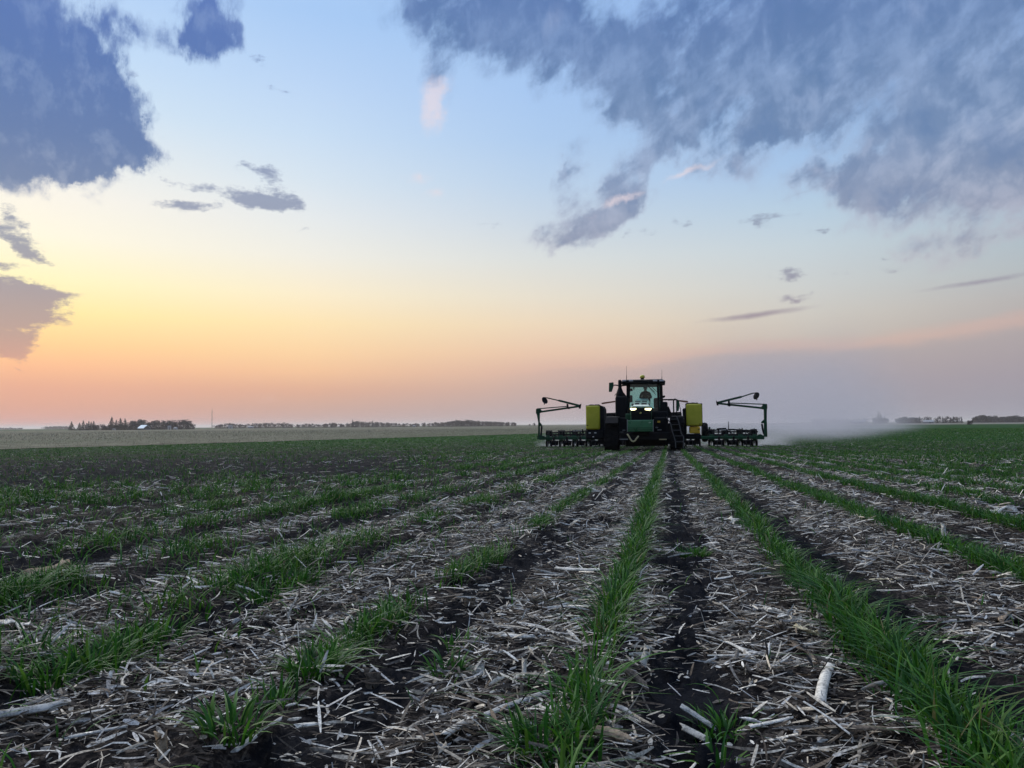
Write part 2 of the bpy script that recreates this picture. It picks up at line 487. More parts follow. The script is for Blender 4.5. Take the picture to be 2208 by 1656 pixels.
def row_offset(x):
    """signed distance to the row at the left, and that row's number"""
    i = np.clip(np.searchsorted(ROW_POS, x, side='right') - 1, 0, len(ROW_POS) - 2)
    return x - ROW_POS[i], ROW_POS[i + 1] - ROW_POS[i], ROW_KEYS[i]


def soil_strip(x, y):
    """1 on the bare worked strip at the right of a row, 0 in the residue"""
    o, wdt, k = row_offset(x + 0.05 * (fbm(np.asarray(y) * 0.6, np.asarray(x) * 0.3, 31, 2) - 0.5))
    cen = np.where(k == 0, 0.24, np.where(k == 1, 0.17, 0.20))
    hw = np.where((k >= 0), 0.13, 0.09)
    n = fbm(x * 3.1, y * 1.3, 41, 3)
    v = sstep(1.25, 0.55, np.abs(o - cen) / hw + (n - 0.5) * 1.7)
    patch = sstep(0.62, 0.74, fbm(x * 1.7 + 5, y * 0.9, 43, 3))
    return np.clip(np.maximum(v * np.where(k >= 0, 1.0, 0.75), patch * 0.9), 0, 1)


def track_dark(x, y):
    """thin stand and bare earth left of the camera, some way out"""
    d = np.hypot(x, y)
    g = sstep(10.5, 15, d + 3.0 * (fbm(x * 0.4, y * 0.4, 91, 3) - 0.5) * 2) * sstep(44, 31, d + 5 * (fbm(x * 0.3, y * 0.3, 93, 3) - 0.5) * 2)
    az_ = np.degrees(np.arctan2(x, y))
    return g * sstep(-12, -22, az_)


def z_ground(x, y):
    x = np.asarray(x, dtype=float); y = np.asarray(y, dtype=float)
    d = np.hypot(x, y)
    z = z_base(x, y)
    f = sstep(45, 12, d)
    ss = soil_strip(x, y)
    mic = (fbm(x * 9, y * 9, 3, 4, 0.55) - 0.5) * 0.045 * (1 - 0.55 * ss)
    clod = np.maximum(fbm(x * 20, y * 20, 5, 3, 0.6) - 0.52, 0) * 0.14 * (0.35 + 0.65 * ss)
    o, wdt, k = row_offset(x)
    rr = np.minimum(np.abs(o), np.abs(wdt - o))
    ridge = 0.022 * np.exp(-(rr / 0.13) ** 2)
    return z + f * (mic + clod + ridge - 0.028 * ss) + (fbm(x * 0.25, y * 0.25, 8, 2) - 0.5) * 0.05 * sstep(3, 15, d) * sstep(140, 60, d)


CAM_O = Vector((0, 0, CAM_H))


def ground_at(px, py, tmax=6000.0):
    """the place on the ground that the photograph shows at this pixel"""
    d = pdir(px, py)
    ts = np.geomspace(0.5, tmax, 3000)
    z = CAM_H + d.z * ts
    below = np.nonzero(z < z_base(d.x * ts, d.y * ts))[0]
    if len(below) == 0:
        t = tmax
    else:
        t = ts[below[0]]
    x, y = d.x * t, d.y * t
    return Vector((x, y, float(z_ground(x, y))))


# bounds of the green field
EA = ground_at(0, 970); EB = ground_at(1150, 935.5)
ED = Vector((EB.x - EA.x, EB.y - EA.y)).normalized()
EN = Vector((-ED.y, ED.x))               # to the left, out of the green field


def field_edge(x, y):
    """metres beyond the left edge of the green field (negative inside it)"""
    return (x - EA.x) * EN.x + (y - EA.y) * EN.y


FAR_Y = 560.0


# ------------------------------------------------------------------ ground sheet
def build_ground():
    va = math.degrees(YAW)                      # view azimuth, counter-clockwise from +Y
    fine = np.linspace(va - 46, va + 46, 640)
    coarse = np.linspace(va + 46, va + 314, 90)[1:-1]
    ang = np.radians(np.concatenate((fine, coarse)))
    rad = np.concatenate((np.geomspace(0.35, 40, 520), np.geomspace(40, 24000, 110)[1:]))
    A, Rr = np.meshgrid(ang, rad, indexing='ij')
    X = -np.sin(A) * Rr
    Y = np.cos(A) * Rr
    Z = z_ground(X, Y)
    na, nr = X.shape
    V = np.stack((X, Y, Z), -1).reshape(-1, 3)
    V = np.vstack((V, [[0, 0, float(z_base(0, 0))]]))
    ia = np.arange(na); ib = (ia + 1) % na
    q = []
    j = np.arange(nr - 1)
    a = (ia[:, None] * nr + j[None]).ravel(); b = (ia[:, None] * nr + j[None] + 1).ravel()
    c = (ib[:, None] * nr + j[None] + 1).ravel(); d = (ib[:, None] * nr + j[None]).ravel()
    quads = np.stack((a, d, c, b), -1)
    tris = np.stack((ia * nr, np.full(na, na * nr), ib * nr), -1)[:, [0, 1, 2]]
    flat = np.concatenate((quads.ravel(), tris.ravel()))
    cnt = np.concatenate((np.full(len(quads), 4), np.full(len(tris), 3)))

    m_ = bpy.data.materials.new('field_soil')
    m_.use_nodes = True
    nt = m_.node_tree; n = NT(nt)
    bs = nt.nodes['Principled BSDF']
    pos = n.new('ShaderNodeNewGeometry').outputs['Position']
    n1 = n.noise(pos, 7.0, 7.0, 0.65, dims='3D')
    n2 = n.noise(pos, 60.0, 5.0, 0.65, dims='3D')
    n3 = n.noise(n.mapping(pos, scale=(1.2, 0.25, 1.0)), 0.5, 5.0, 0.6, dims='3D')
    ss = n.new('ShaderNodeAttribute', attribute_name='bare').outputs['Fac']
    soil = n.mix(n.mapr(n1, 0.3, 0.7), (0.0055, 0.0058, 0.0074, 1), (0.017, 0.0172, 0.0200, 1))
    chaff = n.mix(n.mapr(n2, 0.42, 0.66), (0.012, 0.010, 0.0095, 1), (0.085, 0.069, 0.057, 1))
    near = n.mix(n.m('MULTIPLY', n.m('SUBTRACT', 1.0, ss), n.mapr(n1, 0.30, 0.62, 0.35, 0.95)), soil, chaff)
    cd = n.new('ShaderNodeVectorMath', operation='LENGTH')
    nt.links.new(pos, cd.inputs[0])
    dist = cd.outputs['Value']
    rows = n.new('ShaderNodeAttribute', attribute_name='rows').outputs['Fac']
    green = n.mix(n.mapr(n3, 0.35, 0.65), (0.014, 0.050, 0.012, 1), (0.026, 0.085, 0.018, 1))
    n4 = n.noise(n.mapping(pos, scale=(2.6, 0.7, 1.0)), 1.3, 6.0, 0.7, dims='3D')
    fargreen = n.mix(n.mapr(n4, 0.58, 0.70, 0.0, 0.4), green, (0.05, 0.045, 0.037, 1))
    gfac = n.m('MULTIPLY', n.mapr(dist, 22.0, 95.0, 0.0, 1.0), 0.92)
    colr = n.mix(gfac, near, fargreen)
    nt.links.new(colr, bs.inputs['Base Color'])
    bs.inputs['Roughness'].default_value = 1.0
    bs.inputs['Specular IOR Level'].default_value = 0.03
    b = n.new('ShaderNodeBump')
    b.inputs['Strength'].default_value = 0.7
    b.inputs['Distance'].default_value = 0.012
    nt.links.new(n.m('ADD', n2, n.m('MULTIPLY', n1, 1.5)), b.inputs['Height'])
    nt.links.new(b.outputs[0], bs.inputs['Normal'])
    o = np_mesh('ground', V, flat, cnt, m_, smooth=True)
    at = o.data.attributes.new('bare', 'FLOAT', 'POINT')
    at.data.foreach_set('value', np.maximum(soil_strip(V[:, 0], V[:, 1]), track_dark(V[:, 0], V[:, 1])).astype(np.float32))
    tag(o, kind='structure')
    return o


build_ground()


def sheet(name, s_vals, t_vals, fn, material, lift=0.03):
    S, T = np.meshgrid(s_vals, t_vals, indexing='ij')
    X, Y = fn(S, T)
    Z = z_ground(X, Y) + lift
    V = np.stack((X, Y, Z), -1).reshape(-1, 3)
    ns, ntt = S.shape
    i = np.arange(ns - 1)[:, None]; j = np.arange(ntt - 1)[None]
    a = (i * ntt + j).ravel(); b_ = ((i + 1) * ntt + j).ravel(); c = ((i + 1) * ntt + j + 1).ravel(); d = (i * ntt + j + 1).ravel()
    q = np.stack((a, b_, c, d), -1)
    o = np_mesh(name, V, q.ravel(), np.full(len(q), 4), material, smooth=True)
    # faces up
    if len(q) and o.data.polygons[0].normal.z < 0:
        o.data.flip_normals()
    return tag(o, kind='structure')


def stubble_material(name, lo, hi, greenish):
    m_ = bpy.data.materials.new(name)
    m_.use_nodes = True
    nt = m_.node_tree; n = NT(nt)
    bs = nt.nodes['Principled BSDF']
    pos = n.new('ShaderNodeNewGeometry').outputs['Position']
    a1 = n.noise(n.mapping(pos, scale=(1.0, 0.35, 1.0)), 0.9, 7.0, 0.7, dims='3D')
    a2 = n.noise(n.mapping(pos, scale=(0.03, 0.012, 1.0)), 1.0, 4.0, 0.6, dims='3D')
    c = n.mix(n.mapr(a1, 0.35, 0.66), lo, hi)
    c = n.mix(n.mapr(a2, 0.42, 0.66, 0.0, 0.55), c, greenish)
    nt.links.new(c, bs.inputs['Base Color'])
    bs.inputs['Roughness'].default_value = 0.95
    bs.inputs['Specular IOR Level'].default_value = 0.02
    return m_


STUB = stubble_material('stubble', (0.05, 0.048, 0.031, 1), (0.25, 0.23, 0.16, 1), (0.09, 0.105, 0.058, 1))
# stubble field beyond the left edge of the green field
sheet('stubble_field', np.concatenate((-np.geomspace(150, 2, 20)[::1], np.linspace(0, 260, 130), np.geomspace(265, 5200, 60))),
      np.concatenate((np.linspace(0, 6, 6), np.geomspace(7, 900, 60))),
      lambda s, t: (EA.x + ED.x * s + EN.x * (t + 0.9 * (fbm(s * 0.5, t * 0 + 3.3, 77, 4, 0.6) - 0.5) * sstep(20, 0, t)),
                    EA.y + ED.y * s + EN.y * (t + 0.9 * (fbm(s * 0.5, t * 0 + 3.3, 77, 4, 0.6) - 0.5) * sstep(20, 0, t))), STUB, 0.035)
FARM = stubble_material('far_stubble', (0.14, 0.13, 0.105, 1), (0.26, 0.24, 0.195, 1), (0.10, 0.11, 0.07, 1))
# distant field beyond the far end of the green one
sheet('far_field', np.linspace(-60, 1500, 80), np.geomspace(1, 2600, 50),
      lambda s, t: (s, FAR_Y + 0.16 * s + t), FARM, 0.05)

# ------------------------------------------------------------------ corn residue and rye
def strips(n_seg, cross, P, yaw, L, W, bend, arch, pitch, roll, cup, tint, taper=0.85):
    """many narrow curved pieces in one go; cross = 2 flat or 3 cupped"""
    N = len(yaw)
    t = np.linspace(-0.5, 0.5, n_seg + 1)
    u = np.linspace(-0.5, 0.5, cross)
    lx = t[None, :, None] * L[:, None, None] + 0 * u[None, None, :]
    wprof = 1.0 - taper * (np.abs(t) * 2) ** 3 * 0.7
    ly = bend[:, None, None] * (t[None, :, None] ** 2 * 4 - 0.5) * L[:, None, None] * 0.25 + u[None, None, :] * W[:, None, None] * wprof[None, :, None]
    lz = arch[:, None, None] * (0.25 - t[None, :, None] ** 2) * L[:, None, None] + cup[:, None, None] * W[:, None, None] * (0.25 - u[None, None, :] ** 2) * 2
    cr, sr = np.cos(roll)[:, None, None], np.sin(roll)[:, None, None]
    y2 = ly * cr - lz * sr; z2 = ly * sr + lz * cr
    cp, sp = np.cos(pitch)[:, None, None], np.sin(pitch)[:, None, None]
    x3 = lx * cp - z2 * sp; z3 = lx * sp + z2 * cp
    cy, sy = np.cos(yaw)[:, None, None], np.sin(yaw)[:, None, None]
    X = x3 * cy - y2 * sy + P[:, 0][:, None, None]
    Y = x3 * sy + y2 * cy + P[:, 1][:, None, None]
    Z = z3 + P[:, 2][:, None, None]
    V = np.stack((X, Y, Z), -1).reshape(-1, 3)
    nvp = (n_seg + 1) * cross
    i = np.arange(n_seg)[:, None]; j = np.arange(cross - 1)[None]
    a = (i * cross + j).ravel(); b = (i * cross + j + 1).ravel()
    q = np.stack((a, b, b + cross, a + cross), -1)
    Q = (q[None] + (np.arange(N) * nvp)[:, None, None]).reshape(-1, 4)
    T = np.repeat(tint, nvp, axis=0)
    return V, Q, T


def blades(n_seg, P, yaw, H, W, lean, droop, tint, twist=None):
    """grass leaves: strips that narrow to a point and bow over"""
    N = len(yaw)
    t = np.linspace(0, 1, n_seg + 1)
    dirx, diry = np.cos(yaw), np.sin(yaw)
    sx, sy = -diry, dirx
    out = H[:, None] * (lean[:, None] * t + droop[:, None] * t ** 2.2)
    up = H[:, None] * (t - 0.42 * np.clip(lean + droop, 0, 1.4)[:, None] * t ** 2.4)
    wid = W[:, None] * np.minimum(1.0, 0.55 + 1.2 * t)[None] * (1 - t ** 2.5)[None]
    cx = P[:, 0:1] + dirx[:, None] * out; cy = P[:, 1:2] + diry[:, None] * out; cz = P[:, 2:3] + up
    tw = np.zeros(N) if twist is None else twist
    ox = sx[:, None] * np.cos(tw)[:, None] + dirx[:, None] * np.sin(tw)[:, None]
    oy = sy[:, None] * np.cos(tw)[:, None] + diry[:, None] * np.sin(tw)[:, None]
    Lf = np.stack((cx - ox * wid / 2, cy - oy * wid / 2, cz), -1)
    Rt = np.stack((cx + ox * wid / 2, cy + oy * wid / 2, cz), -1)
    V = np.empty((N, 2 * n_seg + 1, 3))
    V[:, 0:2 * n_seg:2] = Lf[:, :n_seg]
    V[:, 1:2 * n_seg:2] = Rt[:, :n_seg]
    V[:, 2 * n_seg] = np.stack((cx[:, -1], cy[:, -1], cz[:, -1]), -1)
    nvp = 2 * n_seg + 1
    base = (np.arange(N) * nvp)
    quads = []
    for s in range(n_seg - 1):
        quads.append(np.stack((base + 2 * s, base + 2 * s + 1, base + 2 * s + 3, base + 2 * s + 2), -1))
    tri = np.stack((base + 2 * n_seg - 2, base + 2 * n_seg - 1, base + 2 * n_seg), -1)
    Tn = np.repeat(tint[:, None, :], nvp, axis=1)
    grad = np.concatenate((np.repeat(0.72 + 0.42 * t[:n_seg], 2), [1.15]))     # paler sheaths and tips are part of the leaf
    return V.reshape(-1, 3), (np.vstack(quads) if quads else np.zeros((0, 4), int)), tri, (Tn * np.ones_like(grad)[None, :, None]).reshape(-1, 3)


class Bag:
    def __init__(self):
        self.v, self.q, self.t, self.c, self.n = [], [], [], [], 0

    def add(self, V, Q, T3, C):
        self.v.append(V)
        if Q is not None and len(Q): self.q.append(Q + self.n)
        if T3 is not None and len(T3): self.t.append(T3 + self.n)
        self.c.append(C)
        self.n += len(V)

    def build(self, name, material, smooth=True, parent=None):
        V = np.vstack(self.v); C = np.vstack(self.c)
        flat, cnt = [], []
        if self.q:
            Q = np.vstack(self.q); flat.append(Q.ravel()); cnt.append(np.full(len(Q), 4))
        if self.t:
            T3 = np.vstack(self.t); flat.append(T3.ravel()); cnt.append(np.full(len(T3), 3))
        return np_mesh(name, V, np.concatenate(flat), np.concatenate(cnt), material, tint=C, smooth=smooth, parent=parent)


RES = attr_mat('corn_residue', rough=0.85, fibre=0.55, spec=0.12)
RYE = attr_mat('rye_leaf', rough=0.55, translucent=0.28, spec=0.22)

PALE = np.array([(0.74, 0.68, 0.58), (0.60, 0.56, 0.49), (0.47, 0.44, 0.40), (0.68, 0.60, 0.48), (0.52, 0.44, 0.335)])
MIDC = np.array([(0.22, 0.185, 0.145), (0.27, 0.235, 0.195), (0.155, 0.125, 0.095), (0.20, 0.15, 0.105)])
DARK = np.array([(0.075, 0.06, 0.048), (0.11, 0.085, 0.065), (0.055, 0.047, 0.04), (0.09, 0.08, 0.072)])


def pick(N, fp, fm):
    fp, fm = fp * 1.05, fm * 0.55
    r_ = RNG.random(N)
    out = DARK[RNG.integers(0, 4, N)].copy()
    m1 = r_ < fp + fm
    out[m1] = MIDC[RNG.integers(0, 4, m1.sum())]
    m0 = r_ < fp
    out[m0] = PALE[RNG.integers(0, 5, m0.sum())]
    return out * (0.55 + 0.75 * RNG.random((N, 1)))


VIEW_A = YAW


def scatter(r0, r1, density, half=R(43.0)):
    """random places in the part of the field that lies ahead"""
    area = half * (r1 * r1 - r0 * r0)
    N = int(area * density)
    rr = np.sqrt(RNG.random(N) * (r1 * r1 - r0 * r0) + r0 * r0)
    aa = VIEW_A + (RNG.random(N) * 2 - 1) * half
    return -np.sin(aa) * rr, np.cos(aa) * rr


def residue_weight(x, y):
    ss = soil_strip(x, y)
    n = fbm(x * 2.3, y * 1.6, 51, 3, 0.55)
    o, wdt, k = row_offset(x)
    band = np.clip(np.interp(o / wdt, [0, 0.12, 0.35, 0.55, 0.85, 1.0], [0.45, 0.6, 0.75, 1.0, 1.0, 0.55]), 0, 1)
    left = np.where(x < -2.2, 0.45, 1.0)
    return np.clip(band * (1 - 0.86 * ss) * (0.35 + 1.15 * sstep(0.28, 0.62, n)) * left, 0, 1)


def residue():
    bag = Bag()
    #      r0   r1   /m2  seg cross  length        width           pale  mid  lift
    for r0, r1, dens, seg, cr, l0, l1, w0, w1, fp, fm, lift in [
        (0.9, 3.2, 5600, 1, 2, 0.008, 0.040, 0.0018, 0.008, 0.34, 0.40, 0.012),
        (0.9, 3.2, 1500, 2, 2, 0.012, 0.045, 0.005, 0.014, 0.34, 0.42, 0.016),
        (0.9, 3.2, 1700, 3, 2, 0.03, 0.11, 0.0025, 0.008, 0.42, 0.40, 0.022),
        (0.9, 3.2, 420, 3, 3, 0.03, 0.11, 0.005, 0.011, 0.52, 0.32, 0.026),
        (3.2, 7.0, 3000, 1, 2, 0.012, 0.05, 0.002, 0.0065, 0.38, 0.40, 0.012),
        (3.2, 7.0, 600, 1, 2, 0.015, 0.05, 0.006, 0.015, 0.40, 0.40, 0.016),
        (3.2, 7.0, 850, 2, 2, 0.04, 0.12, 0.003, 0.0075, 0.46, 0.38, 0.022),
        (3.2, 7.0, 180, 2, 3, 0.04, 0.13, 0.007, 0.014, 0.58, 0.28, 0.026),
        (7.0, 14.0, 800, 1, 2, 0.025, 0.09, 0.004, 0.011, 0.48, 0.38, 0.015),
        (7.0, 14.0, 120, 2, 3, 0.05, 0.16, 0.008, 0.018, 0.62, 0.28, 0.026),
        (14.0, 30.0, 150, 1, 2, 0.05, 0.15, 0.007, 0.015, 0.52, 0.36, 0.018),
        (14.0, 30.0, 14, 1, 3, 0.10, 0.26, 0.012, 0.026, 0.65, 0.25, 0.03),
        (30.0, 62.0, 14, 1, 2, 0.10, 0.26, 0.012, 0.026, 0.55, 0.30, 0.03),
        (62.0, 130.0, 0.8, 1, 2, 0.16, 0.4, 0.02, 0.045, 0.7, 0.30, 0.06)]:
        x, y = scatter(r0, r1, dens)
        wgt = residue_weight(x, y)
        keep = (RNG.random(len(x)) < wgt * (1 - 0.75 * track_dark(x, y))) & (np.asarray(field_edge(x, y)) < -0.5)
        x, y = x[keep], y[keep]
        N = len(x)
        L = l0 + (l1 - l0) * RNG.random(N) ** 1.7
        W = w0 + (w1 - w0) * RNG.random(N) ** 1.4
        yaw = np.where(RNG.random(N) < 0.45, RNG.normal(0.1, 0.55, N), RNG.random(N) * math.pi)     # combed across the rows
        pitch = RNG.normal(0, 0.17, N)
        st = RNG.random(N) < 0.05
        pitch = np.where(st, RNG.random(N) * 1.1, pitch)
        z = z_ground(x, y) + lift * RNG.random(N) + np.abs(np.sin(pitch)) * L * 0.42 + 0.002
        bend = RNG.normal(0, 0.30, N) * (RNG.random(N) < 0.6)
        arch = np.abs(RNG.normal(0, 0.07, N))
        V, Q, T = strips(seg, cr, np.stack((x, y, z), -1), yaw, L, W, bend, arch, pitch, RNG.normal(0, 0.5, N), 0.4 + 0.6 * RNG.random(N), pick(N, fp, fm))
        bag.add(V, Q, None, T)
    o = bag.build('corn_residue', RES, smooth=False)
    tag(o, kind='stuff')


GREENS = np.array([(0.036, 0.125, 0.011), (0.022, 0.090, 0.009), (0.058, 0.170, 0.015), (0.016, 0.068, 0.011), (0.080, 0.175, 0.022), (0.030, 0.105, 0.020)])
# a dark, thinly grown wheel track in the left of the field
TA, TB = ground_at(0, 1035), ground_at(1050, 985)


def cover(k, y, x):
    """how much of the row is grown over at this place"""
    n = fbm(y * 0.55 + 3.7 * k, k * 7.31 + 0 * y, 61, 3, 0.55)
    n2 = fbm(y * 2.6 + 1.3 * k, k * 3.1 + 0 * y, 63, 2)
    if 0 <= k <= 3:
        c = sstep(0.10, 0.34, n) * (0.38 + 0.52 * sstep(0.28, 0.56, n2))
        if k == 0:
            c = c * np.where((y > 1.70) & (y < 2.22), 0.13, np.where(y <= 1.70, 0.5, 1.0))
    elif k == -1:
        c = sstep(0.34, 0.62, n * 0.4 + n2 * 0.6) * 0.62
    elif k == -2:
        c = sstep(0.45, 0.64, n * 0.40 + n2 * 0.60) * 0.9
    elif k < -2:
        c = sstep(0.40, 0.64, n * 0.42 + n2 * 0.58) * 0.9
    else:
        c = sstep(0.18, 0.42, n) * (0.6 + 0.4 * n2)
    return c


def rye():
    bag = Bag()
    up_to = [(0.9, 4.2, 680, 5, 1.0, 0.0068), (4.2, 9.0, 400, 4, 1.0, 0.0082), (9.0, 18.0, 160, 3, 1.0, 0.0125), (18.0, 34.0, 72, 2, 1.05, 0.021), (34.0, 64.0, 28, 1, 1.1, 0.046), (64.0, 125.0, 8, 1, 1.15, 0.11), (125.0, 240.0, 2.6, 1, 1.3, 0.32)]
    half = math.tan(R(45))
    for r0, r1, dens, seg, hm, bw in up_to:
        xs, ys, ks = [], [], []
        for k in ROW_KEYS:
            x0 = ROW_POS[k - ROW_KEYS[0]]
            if abs(x0) > r1 * 1.25:
                continue
            n_try = int(dens * 2 * r1)
            y = -0.25 * r1 + RNG.random(n_try) * 1.25 * r1
            y = y[RNG.random(len(y)) < cover(k, y, x0)]
            sp = 0.024 if k == 0 else 0.031 if 0 < k <= 3 else (0.032 if k == -1 else (0.062 if k > 3 else 0.075))
            x = x0 + RNG.normal(0, sp, len(y)) + 0.05 * (fbm(y * 0.8, y * 0 + k, 71, 2) - 0.5)
            d = np.hypot(x, y)
            a = np.arctan2(-x, y)
            ok = (d >= r0) & (d < r1) & (np.abs(a - VIEW_A) < R(44)) & (np.asarray(field_edge(x, y)) < -0.3)
            ok &= RNG.random(len(x)) > 0.86 * track_dark(x, y)
            xs.append(x[ok]); ys.append(y[ok]); ks.append(np.full(ok.sum(), k))
        x = np.concatenate(xs); y = np.concatenate(ys); k = np.concatenate(ks)
        # seedlings between the rows, thicker on the left
        sx, sy = scatter(r0, r1, dens * 0.42, R(44))
        clump = sstep(0.47, 0.60, fbm(sx * 1.4, sy * 1.1, 81, 3)) * np.where(sx < -1.2, 1.0, np.where(sx > 3, 0.35, 0.05)) * sstep(-0.5, -2.5, np.where(sx < 0, sx, -9))
        thin = np.where(sx < -2.2, 0.48, np.where(sx < -1.2, 0.22, 0.02))
        ok = (RNG.random(len(sx)) < np.clip(clump + thin, 0, 1)) & (np.asarray(field_edge(sx, sy)) < -0.3) & (RNG.random(len(sx)) > 0.86 * track_dark(sx, sy))
        nb = ok.sum()
        N0 = len(x)
        x = np.concatenate((x, sx[ok])); y = np.concatenate((y, sy[ok])); k = np.concatenate((k, np.full(nb, -9)))
        N = len(x)
        inter = np.arange(N) >= N0
        vig = 0.75 + 0.55 * fbm(x * 1.1, y * 1.1, 85, 2)
        H = (0.050 + 0.072 * RNG.random(N)) * vig * hm
        H = np.where(inter, H * 0.72, H)
        H = np.where(k == -1, H * 0.82, H)
        H = np.where((k == 1) & (y < 3.0), H * 1.15, H)
        z = z_ground(x, y) - 0.004
        yaw = RNG.random(N) * 2 * math.pi
        lean = np.abs(RNG.normal(0.18, 0.22, N)); droop = np.clip(RNG.normal(0.42, 0.36, N), 0, 1.5)
        W = bw * (0.6 + 0.7 * RNG.random(N))
        tint = GREENS[RNG.integers(0, 6, N)] * (0.75 + 0.5 * RNG.random((N, 1)))
        old = RNG.random(N) < 0.018
        tint[old] = np.array([0.16, 0.15, 0.06]) * (0.7 + 0.6 * RNG.random((old.sum(), 1)))
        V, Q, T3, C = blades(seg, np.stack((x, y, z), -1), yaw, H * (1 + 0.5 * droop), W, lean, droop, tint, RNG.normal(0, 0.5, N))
        bag.add(V, Q, T3, C)
    o = bag.build('rye_grass', RYE, smooth=True)
    tag(o, kind='stuff')
    print('rye tris', sum(len(q) * 2 for q in bag.q) + sum(len(t) for t in bag.t))


residue()
rye()


def stubble():
    """short pale stalks left standing in the stubble field, as far as they show singly"""
    bag = Bag()
    for t0, t1, n_, hh, ww in ((0, 40, 26000, 0.20, 0.05), (40, 130, 24000, 0.26, 0.12), (130, 320, 12000, 0.34, 0.30)):
        s_ = RNG.random(n_) * 330 - 20; t_ = t0 + (t1 - t0) * RNG.random(n_)
        x = EA.x + ED.x * s_ + EN.x * t_; y = EA.y + ED.y * s_ + EN.y * t_
        ok = np.abs(np.arctan2(-x, y) - VIEW_A) < R(44)
        x, y = x[ok], y[ok]
        N = len(x)
        pale = RNG.random((N, 1)) < 0.55
        tint = np.where(pale, np.array([[0.42, 0.385, 0.28]]), np.array([[0.075, 0.075, 0.045]])) * (0.6 + 0.7 * RNG.random((N, 1)))
        V, Q, T3, C = blades(1, np.stack((x, y, z_ground(x, y)), -1), RNG.random(N) * 6.283, hh * (0.4 + 0.9 * RNG.random(N)), ww * (0.5 + RNG.random(N)), np.abs(RNG.normal(0.2, 0.3, N)), np.zeros(N), tint)
        bag.add(V, Q, T3, C)
    tag(bag.build('corn_stubble', RES, smooth=False), kind='stuff')


stubble()

# ------------------------------------------------------------------ building blocks
def bm_obj(name, bm, material, parent=None, smooth=False, origin=None, label=None):
    bmesh.ops.recalc_face_normals(bm, faces=bm.faces)
    if origin is not None:
        for v in bm.verts:
            v.co -= Vector(origin)
    me = bpy.data.meshes.new(name)
    bm.to_mesh(me)
    bm.free()
    if smooth:
        for p in me.polygons: p.use_smooth = True
    if material: me.materials.append(material)
    o = bpy.data.objects.new(name, me)
    COL.objects.link(o)
    if parent is not None:
        o.parent = parent
    if origin is not None:
        o.location = origin
    if label: o['label'] = label
    return o


def add_box(bm, c, s, bevel=0.0, rot=None, seg=1):
    r_ = bmesh.ops.create_cube(bm, size=1.0)
    vs = r_['verts']
    for v in vs:
        v.co = Vector((v.co.x * s[0], v.co.y * s[1], v.co.z * s[2]))
    if bevel > 0:
        es = list({e for v in vs for e in v.link_edges})
        r2 = bmesh.ops.bevel(bm, geom=es, offset=min(bevel, 0.45 * min(s)), segments=seg, affect='EDGES', profile=0.5)
        vs = list({v for f in r2['faces'] for v in f.verts} | {v for v in vs if v.is_valid})
    for v in vs:
        if rot is not None:
            v.co = rot @ v.co
        v.co += Vector(c)
    return vs


def add_tube(bm, pts, rad, n=8, caps=True):
    pts = [Vector(p) for p in pts]
    rads = rad if isinstance(rad, (list, tuple)) else [rad] * len(pts)
    rings = []
    up = None
    for i, p in enumerate(pts):
        t = (pts[min(i + 1, len(pts) - 1)] - pts[max(i - 1, 0)]).normalized()
        if up is None:
            up = Vector((0, 0, 1)) if abs(t.z) < 0.9 else Vector((1, 0, 0))
        a = t.cross(up).normalized()
        b = a.cross(t).normalized()
        up = b
        rings.append([bm.verts.new(p + (a * math.cos(2 * math.pi * k / n) + b * math.sin(2 * math.pi * k / n)) * rads[i]) for k in range(n)])
    for r0, r1 in zip(rings, rings[1:]):
        for k in range(n):
            bm.faces.new((r0[k], r0[(k + 1) % n], r1[(k + 1) % n], r1[k]))
    if caps:
        bm.faces.new(rings[0]); bm.faces.new(rings[-1][::-1])


def add_lathe(bm, prof, c, axis='Z', n=20):
    """prof: (radius, height) pairs turned about an axis through c"""
    c = Vector(c)
    rings = []
    for r_, h in prof:
        ring = []
        for k in range(n):
            a = 2 * math.pi * k / n
            u, v = r_ * math.cos(a), r_ * math.sin(a)
            p = {'Z': Vector((u, v, h)), 'X': Vector((h, u, v)), 'Y': Vector((u, h, v))}[axis]
            ring.append(bm.verts.new(c + p))
        rings.append(ring)
    for r0, r1 in zip(rings, rings[1:]):
        for k in range(n):
            bm.faces.new((r0[k], r0[(k + 1) % n], r1[(k + 1) % n], r1[k]))
    bm.faces.new(rings[0]); bm.faces.new(rings[-1])


def add_prism(bm, poly, y0, y1, plane='XZ'):
    """extrude an outline of (a, b) points"""
    def P(a, b, t):
        return {'XZ': Vector((a, t, b)), 'YZ': Vector((t, a, b)), 'XY': Vector((a, b, t))}[plane]
    A = [bm.verts.new(P(a, b, y0)) for a, b in poly]
    B = [bm.verts.new(P(a, b, y1)) for a, b in poly]
    bm.faces.new(A); bm.faces.new(B[::-1])
    n = len(poly)
    for i in range(n):
        bm.faces.new((A[i], A[(i + 1) % n], B[(i + 1) % n], B[i]))


def add_loft(bm, sections, cap=True):
    rings = [[bm.verts.new(Vector(p)) for p in s] for s in sections]
    n = len(rings[0])
    for r0, r1 in zip(rings, rings[1:]):
        for k in range(n):
            bm.faces.new((r0[k], r0[(k + 1) % n], r1[(k + 1) % n], r1[k]))
    if cap:
        bm.faces.new(rings[0]); bm.faces.new(rings[-1][::-1])


def NB():
    return bmesh.new()


def copy_tree(o, parent=None):
    c = o.copy()
    COL.objects.link(c)
    if parent is not None:
        c.parent = parent
    for ch in list(o.children):
        copy_tree(ch, c)
    return c


